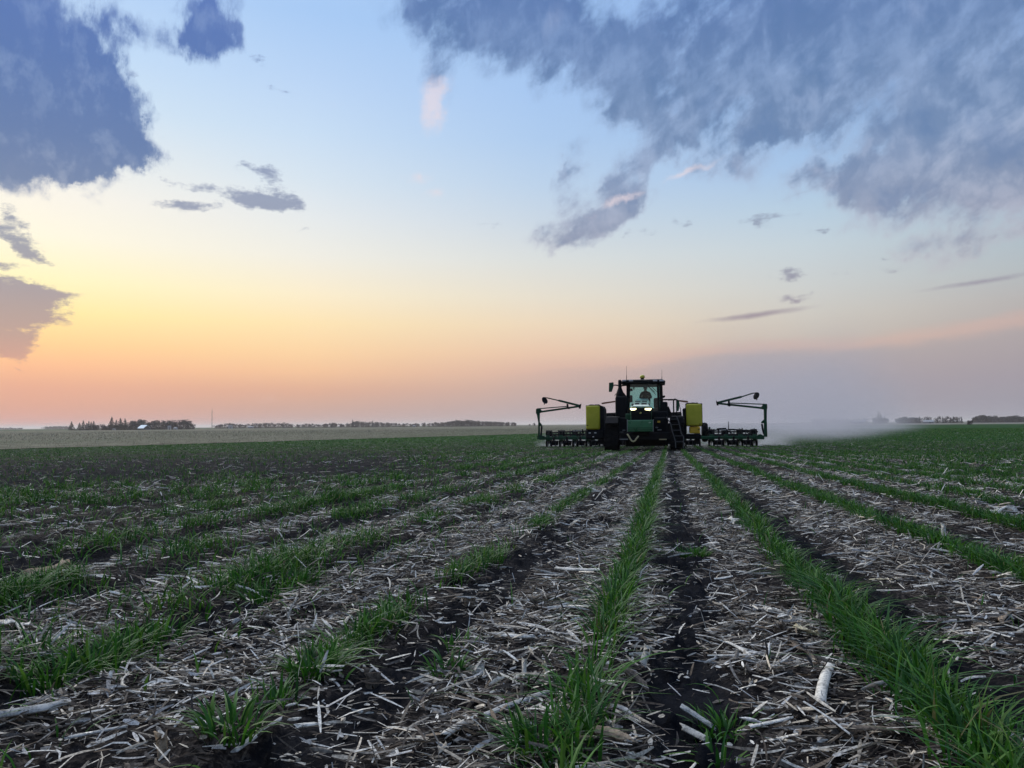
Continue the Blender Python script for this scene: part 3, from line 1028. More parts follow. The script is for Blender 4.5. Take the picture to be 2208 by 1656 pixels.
# ------------------------------------------------------------------ machine materials
GREEN = mat('green_paint', (0.010, 0.125, 0.045), rough=0.32, vary=0.15, vscale=3.0, coat=0.3)
DKGREEN = mat('dark_green_paint', (0.007, 0.050, 0.022), rough=0.45, vary=0.3, vscale=5.0, spec=0.2)
BLACK = mat('black_plastic', (0.006, 0.006, 0.007), rough=0.6, vary=0.3, vscale=6.0, spec=0.12)
RUBBER = mat('track_rubber', (0.006, 0.006, 0.006), rough=0.9, vary=0.5, vscale=9.0, bump=0.3, bscale=30, spec=0.08)
STEEL = mat('worn_steel', (0.30, 0.30, 0.30), rough=0.4, metal=0.8, vary=0.4, vscale=12.0)
DUSTY = mat('dusty_frame', (0.010, 0.0105, 0.012), rough=0.8, vary=0.6, vscale=5.0, spec=0.12)
YELLOW = mat('yellow_paint', (0.72, 0.42, 0.015), rough=0.4, vary=0.15, vscale=6.0)
AMBER = mat('amber_plastic', (0.16, 0.055, 0.02), rough=0.35)
CREAM = mat('pale_hose', (0.42, 0.37, 0.20), rough=0.6)
GREY = mat('grey_trim', (0.20, 0.21, 0.21), rough=0.5, vary=0.2)
WHITE = mat('white_label', (0.75, 0.76, 0.74), rough=0.5)
LAMPG = mat('lamp_glass', (0.30, 0.31, 0.33), rough=0.12, coat=1.0)
CABIN = mat('cab_lining', (0.014, 0.018, 0.021), rough=0.8, spec=0.15)
HEAD = mat('headlamp_lit', (0.9, 0.9, 0.8), rough=0.3, emit=(1.0, 0.90, 0.46), estr=5.0)

TANK = bpy.data.materials.new('tank_poly')
TANK.use_nodes = True
_n = NT(TANK.node_tree)
_bs = TANK.node_tree.nodes['Principled BSDF']
_tc = _n.new('ShaderNodeTexCoord').outputs['Object']
_f = _n.noise(_tc, 2.2, 4.0, 0.6, dims='3D')
_c = _n.ramp(_f, [(0.3, (0.52, 0.49, 0.025, 1)), (0.7, (0.66, 0.60, 0.05, 1))])
TANK.node_tree.links.new(_c, _bs.inputs['Base Color'])
_bs.inputs['Roughness'].default_value = 0.45
_tr = _n.new('ShaderNodeBsdfTranslucent')
TANK.node_tree.links.new(_c, _tr.inputs[0])
_mx = _n.new('ShaderNodeMixShader'); _mx.inputs[0].default_value = 0.35
TANK.node_tree.links.new(_bs.outputs[0], _mx.inputs[1]); TANK.node_tree.links.new(_tr.outputs[0], _mx.inputs[2])
TANK.node_tree.links.new(_mx.outputs[0], TANK.node_tree.nodes['Material Output'].inputs[0])

GLASS = bpy.data.materials.new('cab_glass')
GLASS.use_nodes = True
_n = NT(GLASS.node_tree)
_tp = _n.new('ShaderNodeBsdfTransparent'); _tp.inputs[0].default_value = (0.74, 0.90, 0.88, 1)
_gl = _n.new('ShaderNodeBsdfGlossy'); _gl.inputs[0].default_value = (1, 1, 1, 1); _gl.inputs['Roughness'].default_value = 0.03
_fr = _n.new('ShaderNodeFresnel'); _fr.inputs[0].default_value = 1.5
_mx = _n.new('ShaderNodeMixShader')
GLASS.node_tree.links.new(_n.m('MULTIPLY', _fr.outputs[0], 0.7), _mx.inputs[0])
GLASS.node_tree.links.new(_tp.outputs[0], _mx.inputs[1]); GLASS.node_tree.links.new(_gl.outputs[0], _mx.inputs[2])
GLASS.node_tree.links.new(_mx.outputs[0], GLASS.node_tree.nodes['Material Output'].inputs[0])

# ------------------------------------------------------------------ tractor
TX, TY = -1.25, 35.4
TZ = float(z_base(TX, TY))
tractor = empty('tractor', (TX, TY, TZ))
tag(tractor, 'green tracked tractor with lit headlights driving towards us and pulling the planter', 'tractor')


def at(px, py, y, base=(TX, TY, TZ)):
    """a point measured on the photograph, on the plane y metres behind the thing's base"""
    d = pdir(px, py)
    t = (base[1] + y) / d.y
    return Vector((d.x * t - base[0], y, CAM_H + d.z * t - base[2]))


def pbox(name, px0, px1, py0, py1, y0, y1, material, parent, bevel=0.02, seg=1, **kw):
    a = at(px0, py1, y0); b = at(px1, py0, y0)
    bm = NB()
    add_box(bm, ((a.x + b.x) / 2, (y0 + y1) / 2, (a.z + b.z) / 2), (b.x - a.x, y1 - y0, b.z - a.z), bevel, seg=seg)
    return bm_obj(name, bm, material, parent, **kw)


# track units: rubber belt round a high drive wheel and low idlers, lugs on the outside
def make_track(length, height, width, top_y):
    prof = []
    r_b, r_t = 0.30, 0.34
    hl = length / 2
    cs = [(-hl + r_b, r_b, r_b, 150, 270), (hl - r_b, r_b, r_b, 270, 390), (top_y, height - r_t, r_t, 30, 150)]
    for cy, cz, rr, a0, a1 in cs:
        for k in range(7):
            a = R(a0 + (a1 - a0) * k / 6)
            prof.append((cy + rr * math.cos(a), cz + rr * math.sin(a)))
    bm = NB()
    inner = []
    cyc = (0, height * 0.42)
    n = len(prof)
    # belt as a closed band with thickness
    ring_o, ring_i = [], []
    for (y, z) in prof:
        d = Vector((y - cyc[0], z - cyc[1]))
        q = d * (1 - 0.07 / max(d.length, 0.2))
        ring_o.append([bm.verts.new((s, y, z)) for s in (-width / 2, width / 2)])
        ring_i.append([bm.verts.new((s, cyc[0] + q.x, cyc[1] + q.y)) for s in (-width / 2, width / 2)])
    for i in range(n):
        j = (i + 1) % n
        bm.faces.new((ring_o[i][0], ring_o[i][1], ring_o[j][1], ring_o[j][0]))
        bm.faces.new((ring_i[i][1], ring_i[i][0], ring_i[j][0], ring_i[j][1]))
        for s in (0, 1):
            bm.faces.new((ring_o[i][s], ring_o[j][s], ring_i[j][s], ring_i[i][s]))
    belt = bm_obj('track_belt', bm, RUBBER)
    # lugs
    bm = NB()
    pts = [Vector((0, y, z)) for y, z in prof]
    seglen = [(pts[(i + 1) % n] - pts[i]).length for i in range(n)]
    tot = sum(seglen)
    N = 44
    for k in range(N):
        s = tot * k / N
        i = 0
        while s > seglen[i]:
            s -= seglen[i]; i += 1
        p = pts[i].lerp(pts[(i + 1) % n], s / seglen[i])
        t = (pts[(i + 1) % n] - pts[i]).normalized()
        nrm = Vector((0, -t.z, t.y)) * -1
        ang = math.atan2(t.z, t.y)
        side = 1 if k % 2 else -1
        add_box(bm, p + nrm * 0.015 + Vector((side * width * 0.22, 0, 0)), (width * 0.52, 0.055, 0.06), 0.0, Matrix.Rotation(ang, 3, 'X') @ Matrix.Rotation(side * 0.25, 3, 'Z'))
    lug = bm_obj('tread_lugs', bm, RUBBER)
    lug.parent = belt
    wheels = []
    for nm, cy, cz, rr in (('drive_wheel', top_y, height - r_t, 0.26), ('idler_wheel', -hl + r_b, r_b, 0.22), ('idler_wheel', hl - r_b, r_b, 0.22), ('roller_wheel', 0.0, 0.2, 0.14)):
        bm = NB()
        add_lathe(bm, [(0.05, -width * 0.47), (rr * 0.6, -width * 0.45), (rr, -width * 0.42), (rr, width * 0.42), (rr * 0.6, width * 0.45), (0.05, width * 0.47)], (0, cy, cz), 'X', 18)
        wheels.append(bm_obj(nm, bm, DUSTY))
        wheels[-1].parent = belt
    return belt


belt = make_track(1.75, 1.42, 0.60, 0.0)
belt.parent = tractor
lt = at(1319, 960, -0.5); rt = at(1461, 960, -0.5)
belt.location = (lt.x, 0.0, 0.0)
b2 = copy_tree(belt, tractor); b2.location = (rt.x, 0.0, 0.0)
rear = make_track(2.1, 1.75, 0.60, 0.15)
rear.parent = tractor
rear.location = (lt.x - 0.30, 4.3, 0.0)
b3 = copy_tree(rear, tractor); b3.location = (rt.x - 0.02, 4.3, 0.0)

# front fenders over the tracks
for px0, px1, o_ in ((1306, 1333, -1), (1448, 1474, 1)):
    a, b = at(px0, 905, -0.6), at(px1, 905, -0.6)
    bm = NB()
    x0, x1 = min(a.x, b.x), max(a.x, b.x)
    add_prism(bm, [(-0.85, 1.25), (-0.55, 1.53), (0.55, 1.56), (0.9, 1.25), (0.86, 1.22), (0.52, 1.52), (-0.52, 1.49), (-0.82, 1.22)], x0, x1, 'YZ')
    bm_obj('fender', bm, BLACK, tractor)

# chassis, axle and belly
bm = NB()
add_box(bm, (0.0, 2.4, 0.95), (0.85, 5.6, 0.62), 0.05)
add_box(bm, (0.0, 4.3, 1.15), (1.5, 1.6, 0.7), 0.05)
bm_obj('chassis', bm, DUSTY, tractor)
pbox('front_axle', 1334, 1452, 931.5, 950, -0.35, 0.35, DUSTY, tractor, 0.05)
pbox('belly_plate', 1350, 1436, 946, 962, 0.6, 2.2, DUSTY, tractor, 0.05)

# weight block at the front
fw = pbox('front_weight', 1352.8, 1408.2, 905.5, 930.8, -1.0, -0.45, GREEN, tractor, 0.02)
for py in (922.5, 926.5):
    a, b = at(1354, py, -1.02), at(1407, py, -1.02)
    bm = NB(); add_box(bm, (a + b) / 2, (b.x - a.x, 0.03, 0.018)); bm_obj('weight_rib', bm, DKGREEN, fw)
for px in (1352.6, 1408.6):
    a, b = at(px, 931, -1.0), at(px, 904, -1.0)
    bm = NB(); add_tube(bm, [a, b], 0.014, 6); bm_obj('edge_strip', bm, GREY, fw)
a = at(1401, 911, -1.004)
bm = NB()
add_prism(bm, [(a.x - 0.07, a.z - 0.02), (a.x + 0.03, a.z - 0.03), (a.x + 0.07, a.z + 0.01), (a.x - 0.01, a.z + 0.035)], a.y - 0.006, a.y)
bm_obj('maker_badge', bm, mat('badge', (0.16, 0.30, 0.18), rough=0.4), fw)
bm = NB()
add_tube(bm, [at(*p, -1.05) for p in ((1352.5, 935.5), (1356, 941), (1360, 948), (1363, 951.3), (1366, 952), (1369.5, 950), (1373, 945), (1377, 940))], 0.034, 7)
bm_obj('hose', bm, CREAM, tractor, smooth=True)
pbox('step_bar', 1421, 1437.5, 946.4, 948.6, -0.55, -0.42, CREAM, tractor, 0.01)
pbox('step_bar', 1335.5, 1354, 946.2, 948.2, -0.55, -0.42, GREY, tractor, 0.01)

# hood: narrow front that climbs to the windscreen
def sec(px0, px1, top0, top1, py_top, py_sh, py_bot, y):
    L = lambda px, py: tuple(at(px, py, y))
    return [L(px0, py_bot), L(px0, py_sh + 6), L(px0 + 1.5, py_sh), L(top0, py_top), L(top1, py_top), L(px1 - 1.5, py_sh), L(px1, py_sh + 6), L(px1, py_bot)]


bm = NB()
add_loft(bm, [sec(1360.5, 1404.5, 1365, 1400, 876.5, 878.5, 908, -0.35), sec(1359.5, 1405.5, 1366, 1399, 873.2, 876, 908, -0.15), sec(1360, 1405, 1369, 1397.5, 868.5, 873.5, 906, 0.35),
              sec(1362, 1404, 1372, 1396.8, 863.5, 871, 903, 1.1), sec(1364, 1403.5, 1374.5, 1397, 859.8, 869, 900, 1.95)])
hood = bm_obj('hood', bm, GREEN, tractor)


# top skin of the hood, the sky's reflection put into its pale green
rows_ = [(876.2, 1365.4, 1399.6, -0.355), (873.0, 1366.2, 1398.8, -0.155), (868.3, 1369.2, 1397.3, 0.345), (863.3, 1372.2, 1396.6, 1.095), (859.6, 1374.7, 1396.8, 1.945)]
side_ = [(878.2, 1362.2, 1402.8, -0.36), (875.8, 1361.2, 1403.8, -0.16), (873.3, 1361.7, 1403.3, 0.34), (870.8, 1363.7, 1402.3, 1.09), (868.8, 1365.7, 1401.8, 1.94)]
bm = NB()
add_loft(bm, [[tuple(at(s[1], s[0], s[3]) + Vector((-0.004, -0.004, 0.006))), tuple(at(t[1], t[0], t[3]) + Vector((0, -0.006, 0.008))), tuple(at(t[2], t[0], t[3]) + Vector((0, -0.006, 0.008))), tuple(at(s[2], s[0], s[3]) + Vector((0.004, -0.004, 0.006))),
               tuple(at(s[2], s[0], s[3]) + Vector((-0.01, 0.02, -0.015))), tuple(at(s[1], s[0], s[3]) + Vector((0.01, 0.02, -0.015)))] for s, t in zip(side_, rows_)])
bm_obj('hood_top', bm, mat('sky_sheen_green', (0.27, 0.41, 0.31), rough=0.35, vary=0.12, vscale=4.0, coat=0.4), hood)


def on_hood(px, py):
    """height table of the sloping hood top: photo row -> distance back"""
    return float(np.interp(py, [859.8, 863.5, 868.5, 873.2, 876.5], [1.95, 1.1, 0.35, -0.15, -0.35]))


for x0, x1, y0, y1 in ((1369.4, 1381, 865.0, 867.2), (1384.5, 1395, 865.0, 867.2), (1369.4, 1378.6, 869.2, 873.2), (1383, 1394.4, 869.2, 873.2), (1361.8, 1366.4, 870.8, 874.0), (1397.2, 1401.6, 870.6, 873.8)):
    bm = NB()
    q = [at(x0, y1, on_hood(x0, y1)), at(x1, y1, on_hood(x1, y1)), at(x1, y0, on_hood(x1, y0)), at(x0, y0, on_hood(x0, y0))]
    lo = [bm.verts.new(p + Vector((0, -0.004, -0.02))) for p in q]
    hi = [bm.verts.new(p + Vector((0, -0.006, 0.016))) for p in q]
    bm.faces.new(lo); bm.faces.new(hi[::-1])
    for i in range(4):
        bm.faces.new((lo[i], lo[(i + 1) % 4], hi[(i + 1) % 4], hi[i]))
    bm_obj('vent', bm, BLACK, hood)
grille = pbox('grille', 1361, 1404, 879.2, 907, -0.42, -0.30, BLACK, tractor, 0.02)
for i in range(6):
    py = 892.5 + 2.4 * i
    a, b = at(1362.5, py, -0.44), at(1402.5, py, -0.44)
    bm = NB(); add_box(bm, (a + b) / 2, (b.x - a.x, 0.03, 0.02)); bm_obj('grille_bar', bm, DUSTY, grille)
a = at(1381, 890.5, -0.45)
bm = NB(); add_prism(bm, [(a.x - 0.05, a.z), (a.x - 0.02, a.z - 0.035), (a.x + 0.04, a.z - 0.02), (a.x + 0.055, a.z + 0.025), (a.x, a.z + 0.045)], a.y - 0.012, a.y)
bm_obj('maker_badge', bm, mat('badge_yellow', (0.45, 0.38, 0.08), rough=0.4), grille)
for x0, x1, s in ((1359.0, 1372, 1), (1390.2, 1404.2, -1)):
    l0, l1 = at(x0, 884.8, -0.47), at(x1, 880.2, -0.47)
    bm = NB()
    xs = [l0.x, l1.x] if s > 0 else [l1.x, l0.x]
    add_prism(bm, [(xs[0], l1.z), (xs[0], l0.z + 0.05), (xs[0] + s * 0.05, l0.z), (xs[1] - s * 0.04, l0.z + 0.015), (xs[1], l1.z - 0.03), (xs[1] - s * 0.03, l1.z)], -0.47, -0.40)
    hl = bm_obj('headlight', bm, HEAD, tractor)
    bm = NB()
    add_box(bm, ((l0.x + l1.x) / 2, -0.40, (l0.z + l1.z) / 2), (abs(l1.x - l0.x) + 0.05, 0.08, l1.z - l0.z + 0.05), 0.01)
    bm_obj('lamp_housing', bm, BLACK, hl)
pbox('engine_side', 1409.5, 1441, 899, 934, 0.1, 1.8, DUSTY, tractor, 0.06)
pbox('engine_side', 1333, 1352, 899.5, 934, 0.1, 1.8, DUSTY, tractor, 0.06)
pbox('engine_cover', 1404, 1441, 886, 903, 1.0, 1.85, DUSTY, tractor, 0.05)
for px, py, dx_, dy_ in ((1420.5, 909.5, 3.0, 2.0), (1416, 922, 3, 1.2), (1422, 927, 4.5, 1.1), (1345, 928, 3, 1.4), (1340, 932, 4, 1.0)):
    pbox('coupling', px - dx_, px + dx_, py - dy_, py + dy_, -0.02, 0.08, YELLOW if py < 910 else GREY, tractor, 0.01)
pbox('fuel_filler_panel', 1348.5, 1360, 891.5, 905, 0.0, 0.35, DKGREEN, tractor, 0.04)

# cab
CF, CB = 1.95, 3.75                    # front and back of the cab
roof0, roof1 = at(1340, 824, CF), at(1434, 824, CF)
rz0, rz1 = at(1385, 827.5, CF).z, at(1385, 818, CF).z
rc = (roof0.x + roof1.x) / 2; rw = roof1.x - roof0.x
bm = NB()
def rsec(y, w, zb, zt, ins):
    return [(rc - w / 2, y, zb), (rc - w / 2 - 0.01, y, zb + (zt - zb) * 0.55), (rc - w / 2 + ins, y, zt), (rc + w / 2 - ins, y, zt), (rc + w / 2 + 0.01, y, zb + (zt - zb) * 0.55), (rc + w / 2, y, zb)]
add_loft(bm, [rsec(CF - 0.42, rw * 0.93, rz0 + 0.03, rz1 - 0.06, 0.14), rsec(CF - 0.25, rw, rz0, rz1 - 0.015, 0.14), rsec(CF + 0.8, rw, rz0, rz1 + 0.04, 0.16), rsec(CB + 0.15, rw * 0.97, rz0, rz1, 0.16), rsec(CB + 0.3, rw * 0.9, rz0 + 0.05, rz1 - 0.06, 0.16)])
roof = bm_obj('cab_roof', bm, BLACK, tractor)
for px in (1345.5, 1360.5, 1412.5, 1426.5):
    a = at(px, 820.8, CF - 0.44)
    bm = NB(); add_box(bm, a, (0.20, 0.06, 0.075), 0.015)
    wl = bm_obj('work_light', bm, LAMPG, roof)
a = at(1385, 815.5, CF + 0.2)
bm = NB(); add_lathe(bm, [(0.075, -0.08), (0.085, 0.0), (0.06, 0.03)], a, 'Z', 14)
gps = bm_obj('receiver_mount', bm, BLACK, roof)
a = at(1385, 812.6, CF + 0.2)
bm = NB(); add_lathe(bm, [(0.10, -0.06), (0.125, -0.02), (0.122, 0.03), (0.09, 0.075), (0.04, 0.095)], a, 'Z', 18)
bm_obj('receiver_dome', bm, mat('receiver_yellow', (0.60, 0.52, 0.05), rough=0.35), roof, smooth=True)
for px, py in ((1351, 789), (1427.2, 797)):
    a, b = at(px, 819, CF + 0.9), at(px, py, CF + 0.9)
    bm = NB(); add_tube(bm, [a, a.lerp(b, 0.3)], 0.016, 6); add_tube(bm, [a.lerp(b, 0.3), b], [0.009, 0.006], 5)
    bm_obj('antenna', bm, DUSTY, roof)
# posts and panes
zb = at(1385, 893, CF).z
wl_, wr_ = at(1352.6, 860, CF).x, at(1421.5, 860, CF).x
bl_, br_ = wl_ - 0.05, wr_ + 0.12
zbb = zb + 0.05
posts = [((wl_ + 0.045, CF + 0.02), (wl_ + 0.10, CF + 0.05)), ((wr_ - 0.02, CF + 0.02), (wr_ - 0.06, CF + 0.05)), ((bl_, CB), (bl_ + 0.02, CB)), ((br_, CB), (br_ - 0.02, CB)), ((wl_ - 0.05, CF + 0.95), (wl_ - 0.03, CF + 0.95)), ((wr_ + 0.08, CF + 0.95), (wr_ + 0.06, CF + 0.95))]
for (x0, y0), (x1, y1) in posts:
    bm = NB()
    d_ = 0.05
    add_loft(bm, [[(x0 - d_, y0 - d_, zb), (x0 + d_, y0 - d_, zb), (x0 + d_, y0 + d_, zb), (x0 - d_, y0 + d_, zb)], [(x1 - d_, y1 - d_, rz0 + 0.02), (x1 + d_, y1 - d_, rz0 + 0.02), (x1 + d_, y1 + d_, rz0 + 0.02), (x1 - d_, y1 + d_, rz0 + 0.02)]])
    bm_obj('cab_post', bm, BLACK, tractor)
def pane(name, pts, thick):
    bm = NB()
    n = Vector(pts[1]) - Vector(pts[0]); m_ = Vector(pts[3]) - Vector(pts[0])
    nn = n.cross(m_).normalized() * thick
    A = [bm.verts.new(Vector(p)) for p in pts]; B = [bm.verts.new(Vector(p) + nn) for p in pts]
    bm.faces.new(A); bm.faces.new(B[::-1])
    for i in range(4):
        bm.faces.new((A[i], A[(i + 1) % 4], B[(i + 1) % 4], B[i]))
    return bm_obj(name, bm, GLASS, tractor)
pane('windscreen', [(wl_ + 0.08, CF + 0.0, zb + 0.02), (wr_ - 0.06, CF + 0.0, zb + 0.02), (wr_ - 0.10, CF + 0.03, rz0 - 0.01), (wl_ + 0.14, CF + 0.03, rz0 - 0.01)], 0.008)
pane('rear_window', [(bl_ + 0.06, CB, zb + 0.25), (br_ - 0.06, CB, zb + 0.25), (br_ - 0.08, CB, rz0 - 0.01), (bl_ + 0.08, CB, rz0 - 0.01)], 0.008)
pane('side_window', [(wl_ - 0.0, CF + 0.12, zb + 0.05), (wl_ - 0.04, CB - 0.1, zb + 0.05), (wl_ + 0.0, CB - 0.1, rz0 - 0.01), (wl_ + 0.06, CF + 0.12, rz0 - 0.01)], 0.008)
pane('side_window', [(wr_ + 0.02, CF + 0.12, zb + 0.05), (wr_ + 0.09, CB - 0.1, zb + 0.05), (wr_ + 0.05, CB - 0.1, rz0 - 0.01), (wr_ - 0.03, CF + 0.12, rz0 - 0.01)], 0.008)
# inside the cab
bm = NB()
add_box(bm, (rc, (CF + CB) / 2, zb - 0.04), (br_ - bl_, CB - CF, 0.12), 0.02)
add_box(bm, ((wl_ + wr_) / 2, CF + 0.06, zb + 0.14), (wr_ - wl_ - 0.1, 0.06, 0.28), 0.02)
add_box(bm, ((bl_ + br_) / 2, CB - 0.06, zb + 0.12), (br_ - bl_ - 0.1, 0.06, 0.34), 0.02)
bm_obj('cab_floor', bm, CABIN, tractor)
a, b = at(1357, 826, CF + 0.12), at(1418, 834.3, CF + 0.12)
bm = NB(); add_box(bm, ((a.x + b.x) / 2, CF + 0.16, (a.z + b.z) / 2), (b.x - a.x, 0.03, a.z - b.z), 0.01)
bm_obj('sun_visor', bm, mat('visor', (0.02, 0.035, 0.05), rough=0.5), tractor)
sc_ = at(1392, 866, CF + 1.15)
bm = NB()
add_box(bm, (sc_.x, CF + 1.15, zb + 0.42), (0.52, 0.52, 0.16), 0.05, seg=2)
add_box(bm, (sc_.x, CF + 1.42, zb + 0.78), (0.46, 0.13, 0.62), 0.05, Matrix.Rotation(R(-8), 3, 'X'), seg=2)
add_box(bm, (sc_.x, CF + 1.15, zb + 0.18), (0.34, 0.36, 0.36), 0.03)
bm_obj('driver_seat', bm, CABIN, tractor)
bm = NB()
st = Vector((sc_.x - 0.01, CF + 0.62, zb + 0.74))
add_tube(bm, [(st.x, CF + 0.35, zb + 0.05), (st.x, CF + 0.52, zb + 0.55), tuple(st)], 0.05, 8)
for k in range(20):
    a0, a1 = 2 * math.pi * k / 20, 2 * math.pi * (k + 1) / 20
    rot = Matrix.Rotation(R(38), 3, 'X')
    add_tube(bm, [st + rot @ Vector((0.20 * math.cos(a0), 0.20 * math.sin(a0), 0)), st + rot @ Vector((0.20 * math.cos(a1), 0.20 * math.sin(a1), 0))], 0.016, 5, caps=False)
for k in (0.3, 2.4, 4.7):
    add_tube(bm, [st, st + Matrix.Rotation(R(38), 3, 'X') @ Vector((0.2 * math.cos(k), 0.2 * math.sin(k), 0))], 0.015, 5)
bm_obj('steering_wheel', bm, BLACK, tractor)
a = at(1414.5, 864, CF + 0.9)
bm = NB(); add_box(bm, (a.x, CF + 1.0, a.z - 0.12), (0.22, 0.7, 0.5), 0.06, seg=2)
bm_obj('arm_console', bm, CABIN, tractor)
for px, py, wd, hh in ((1360.5, 840.5, 0.16, 0.14), (1361, 860, 0.13, 0.34), (1366, 836, 0.05, 0.12)):
    a = at(px, py, CF + 0.35)
    bm = NB(); add_box(bm, a, (wd, 0.05, hh), 0.015)
    bm_obj('monitor', bm, CABIN, tractor)
bm = NB()
for p, q in (((1398, 834), (1414, 851)), ((1405, 834), (1417, 845)), ((1369, 834), (1366.5, 841))):
    bm = NB(); add_tube(bm, [at(*p, CF + 1.5), at(*q, CF + 1.5)], 0.014, 5)
    bm_obj('grab_bar', bm, CABIN, tractor)
bm = NB(); add_tube(bm, [at(1394, 828, CF - 0.03), at(1412, 846, CF - 0.05)], 0.012, 5)
bm_obj('wiper', bm, BLACK, tractor)

# exhaust side, left in view
eh = pbox('exhaust_housing', 1327, 1352, 854, 902, CF - 0.75, CF + 0.2, BLACK, tractor, 0.09, 2)
bm = NB()
x_, z0, z1 = at(1335.5, 850, CF - 0.2), at(1335.5, 857, CF - 0.2).z, at(1335.5, 820.5, CF - 0.2).z
add_lathe(bm, [(0.20, z0), (0.19, z0 + 0.16), (0.13, z0 + 0.34), (0.085, z0 + 0.46), (0.08, z1 - 0.03), (0.06, z1 + 0.03)], (x_.x + 0.03, CF - 0.2, 0), 'Z', 16)
bm_obj('exhaust_stack', bm, BLACK, tractor, smooth=False)
bm = NB()
a = at(1344, 849, CF - 0.05)
add_prism(bm, [(a.x - 0.16, a.z - 0.15), (a.x + 0.17, a.z - 0.15), (a.x + 0.05, a.z + 0.02), (a.x - 0.08, a.z + 0.16), (a.x - 0.16, a.z + 0.2)], CF - 0.25, CF + 0.05)
bm_obj('intake_duct', bm, BLACK, tractor)
bm = NB()
c_ = at(1328.5, 852.5, CF - 0.6)
add_tube(bm, [c_ + Vector((0.055 * math.cos(a), 0, 0.07 * math.sin(a))) for a in np.linspace(-0.6, math.pi + 0.6, 10)], 0.014, 6)
bm_obj('lifting_eye', bm, BLACK, tractor)


def prism_px(name, pts, y0, y1, material, parent=tractor):
    bm = NB()
    add_prism(bm, [(at(x, y, y0).x, at(x, y, y0).z) for x, y in pts], y0, y1)
    return bm_obj(name, bm, material, parent)


mir = prism_px('side_mirror', [(1313.2, 825.2), (1322.6, 824.2), (1322.9, 832), (1319, 844.6), (1312.8, 845)], CF - 0.55, CF - 0.40, DKGREEN)
bm = NB(); add_tube(bm, [at(1321, 831, CF - 0.42), at(1327, 830.3, CF - 0.35), at(1340, 832, CF - 0.1), at(1353, 830, CF + 0.02)], [0.02, 0.03, 0.035, 0.03], 7)
bm_obj('mirror_arm', bm, BLACK, mir)
mir = prism_px('side_mirror', [(1460, 864.5), (1464.8, 863), (1464.6, 880), (1463, 886.5), (1460.2, 886)], CF - 0.95, CF - 0.82, DKGREEN)
bm = NB(); add_tube(bm, [at(1462, 864, CF - 0.88), at(1455, 861.5, CF - 0.8), at(1430, 862, CF - 0.2), at(1422, 861, CF + 0.05)], [0.02, 0.03, 0.035, 0.03], 7)
bm_obj('mirror_arm', bm, BLACK, mir)
for pts in ([(1297.5, 871.6), (1303, 870.8), (1326.5, 867.2), (1326.5, 864.2), (1303, 867.3), (1297, 868.6)], [(1461, 862.2), (1480, 864.0), (1483.8, 865.2), (1483.4, 868), (1478, 867.9), (1461, 865)]):
    prism_px('warning_arm', pts, CF - 0.85, CF - 0.75, AMBER)
# the other side: rails, box, steps
pbox('side_box', 1427.5, 1439.5, 866, 902, CF - 0.65, CF + 0.1, BLACK, tractor, 0.07, 2)
prism_px('tool_box', [(1438, 901), (1438, 878), (1442, 876), (1447.5, 890), (1449, 901)], CF - 0.6, CF - 0.2, BLACK)
prism_px('lamp_cluster', [(1425, 853.5), (1434.4, 852.6), (1434.2, 856), (1431, 858), (1425, 858.6)], CF - 0.25, CF - 0.1, BLACK)
bm = NB()
for pts, rr in (([(1440, 862.5), (1452, 862.2), (1461, 862)], 0.032), ([(1452.3, 862.5), (1452.5, 880), (1453, 898)], 0.035), ([(1459.2, 862), (1459, 878), (1459.4, 898)], 0.03), ([(1464, 868), (1467.5, 884), (1470.5, 905)], 0.018), ([(1452.5, 861.5), (1455.5, 859.4), (1459, 861.5)], 0.018), ([(1428, 858), (1428, 866)], 0.02), ([(1426, 827), (1427.3, 853)], 0.016)):
    bm = NB(); add_tube(bm, [at(*p, CF - 0.7) for p in pts], rr, 6)
    bm_obj('handrail', bm, BLACK, tractor)
pbox('platform', 1434, 1471, 897.5, 900.5, -1.0, CF - 0.2, DUSTY, tractor, 0.01)
pbox('marker_lamp', 1469.5, 1474.5, 901.5, 907.5, CF - 1.0, CF - 0.9, mat('marker_lens', (0.35, 0.33, 0.20), rough=0.3), tractor, 0.015)
ladder_y = -1.02
bm = NB()
add_tube(bm, [at(*p, ladder_y) for p in ((1437, 899), (1440.5, 905), (1446, 913), (1449.5, 930), (1453, 940), (1456.5, 953), (1457, 966))], 0.026, 6)
add_tube(bm, [at(*p, ladder_y) for p in ((1459, 898), (1463, 908), (1466.5, 922), (1469, 935), (1474, 942), (1473.5, 966))], 0.026, 6)
ladder = bm_obj('ladder', bm, mat('ladder_rail', (0.055, 0.058, 0.06), rough=0.6), tractor)
for x0, x1, y in ((1444, 1463.5, 903.5), (1448, 1466, 915), (1450.5, 1468.5, 927.5), (1453.5, 1471.5, 940), (1456.5, 1473.5, 952.6)):
    a, b = at(x0, y, ladder_y), at(x1, y, ladder_y)
    bm = NB(); add_box(bm, (a + b) / 2 + Vector((0, 0.08, 0)), (b.x - a.x, 0.2, 0.035), 0.006)
    bm_obj('step', bm, DUSTY, ladder)
    bm = NB(); add_box(bm, (a + b) / 2 + Vector((0, -0.025, 0.0)), (b.x - a.x - 0.03, 0.008, 0.022))
    s_ = bm_obj('step_edge', bm, MATS['ladder_rail'], ladder)
pbox('track_frame', 1438, 1452, 912, 958, -0.2, 0.4, DUSTY, tractor, 0.05)


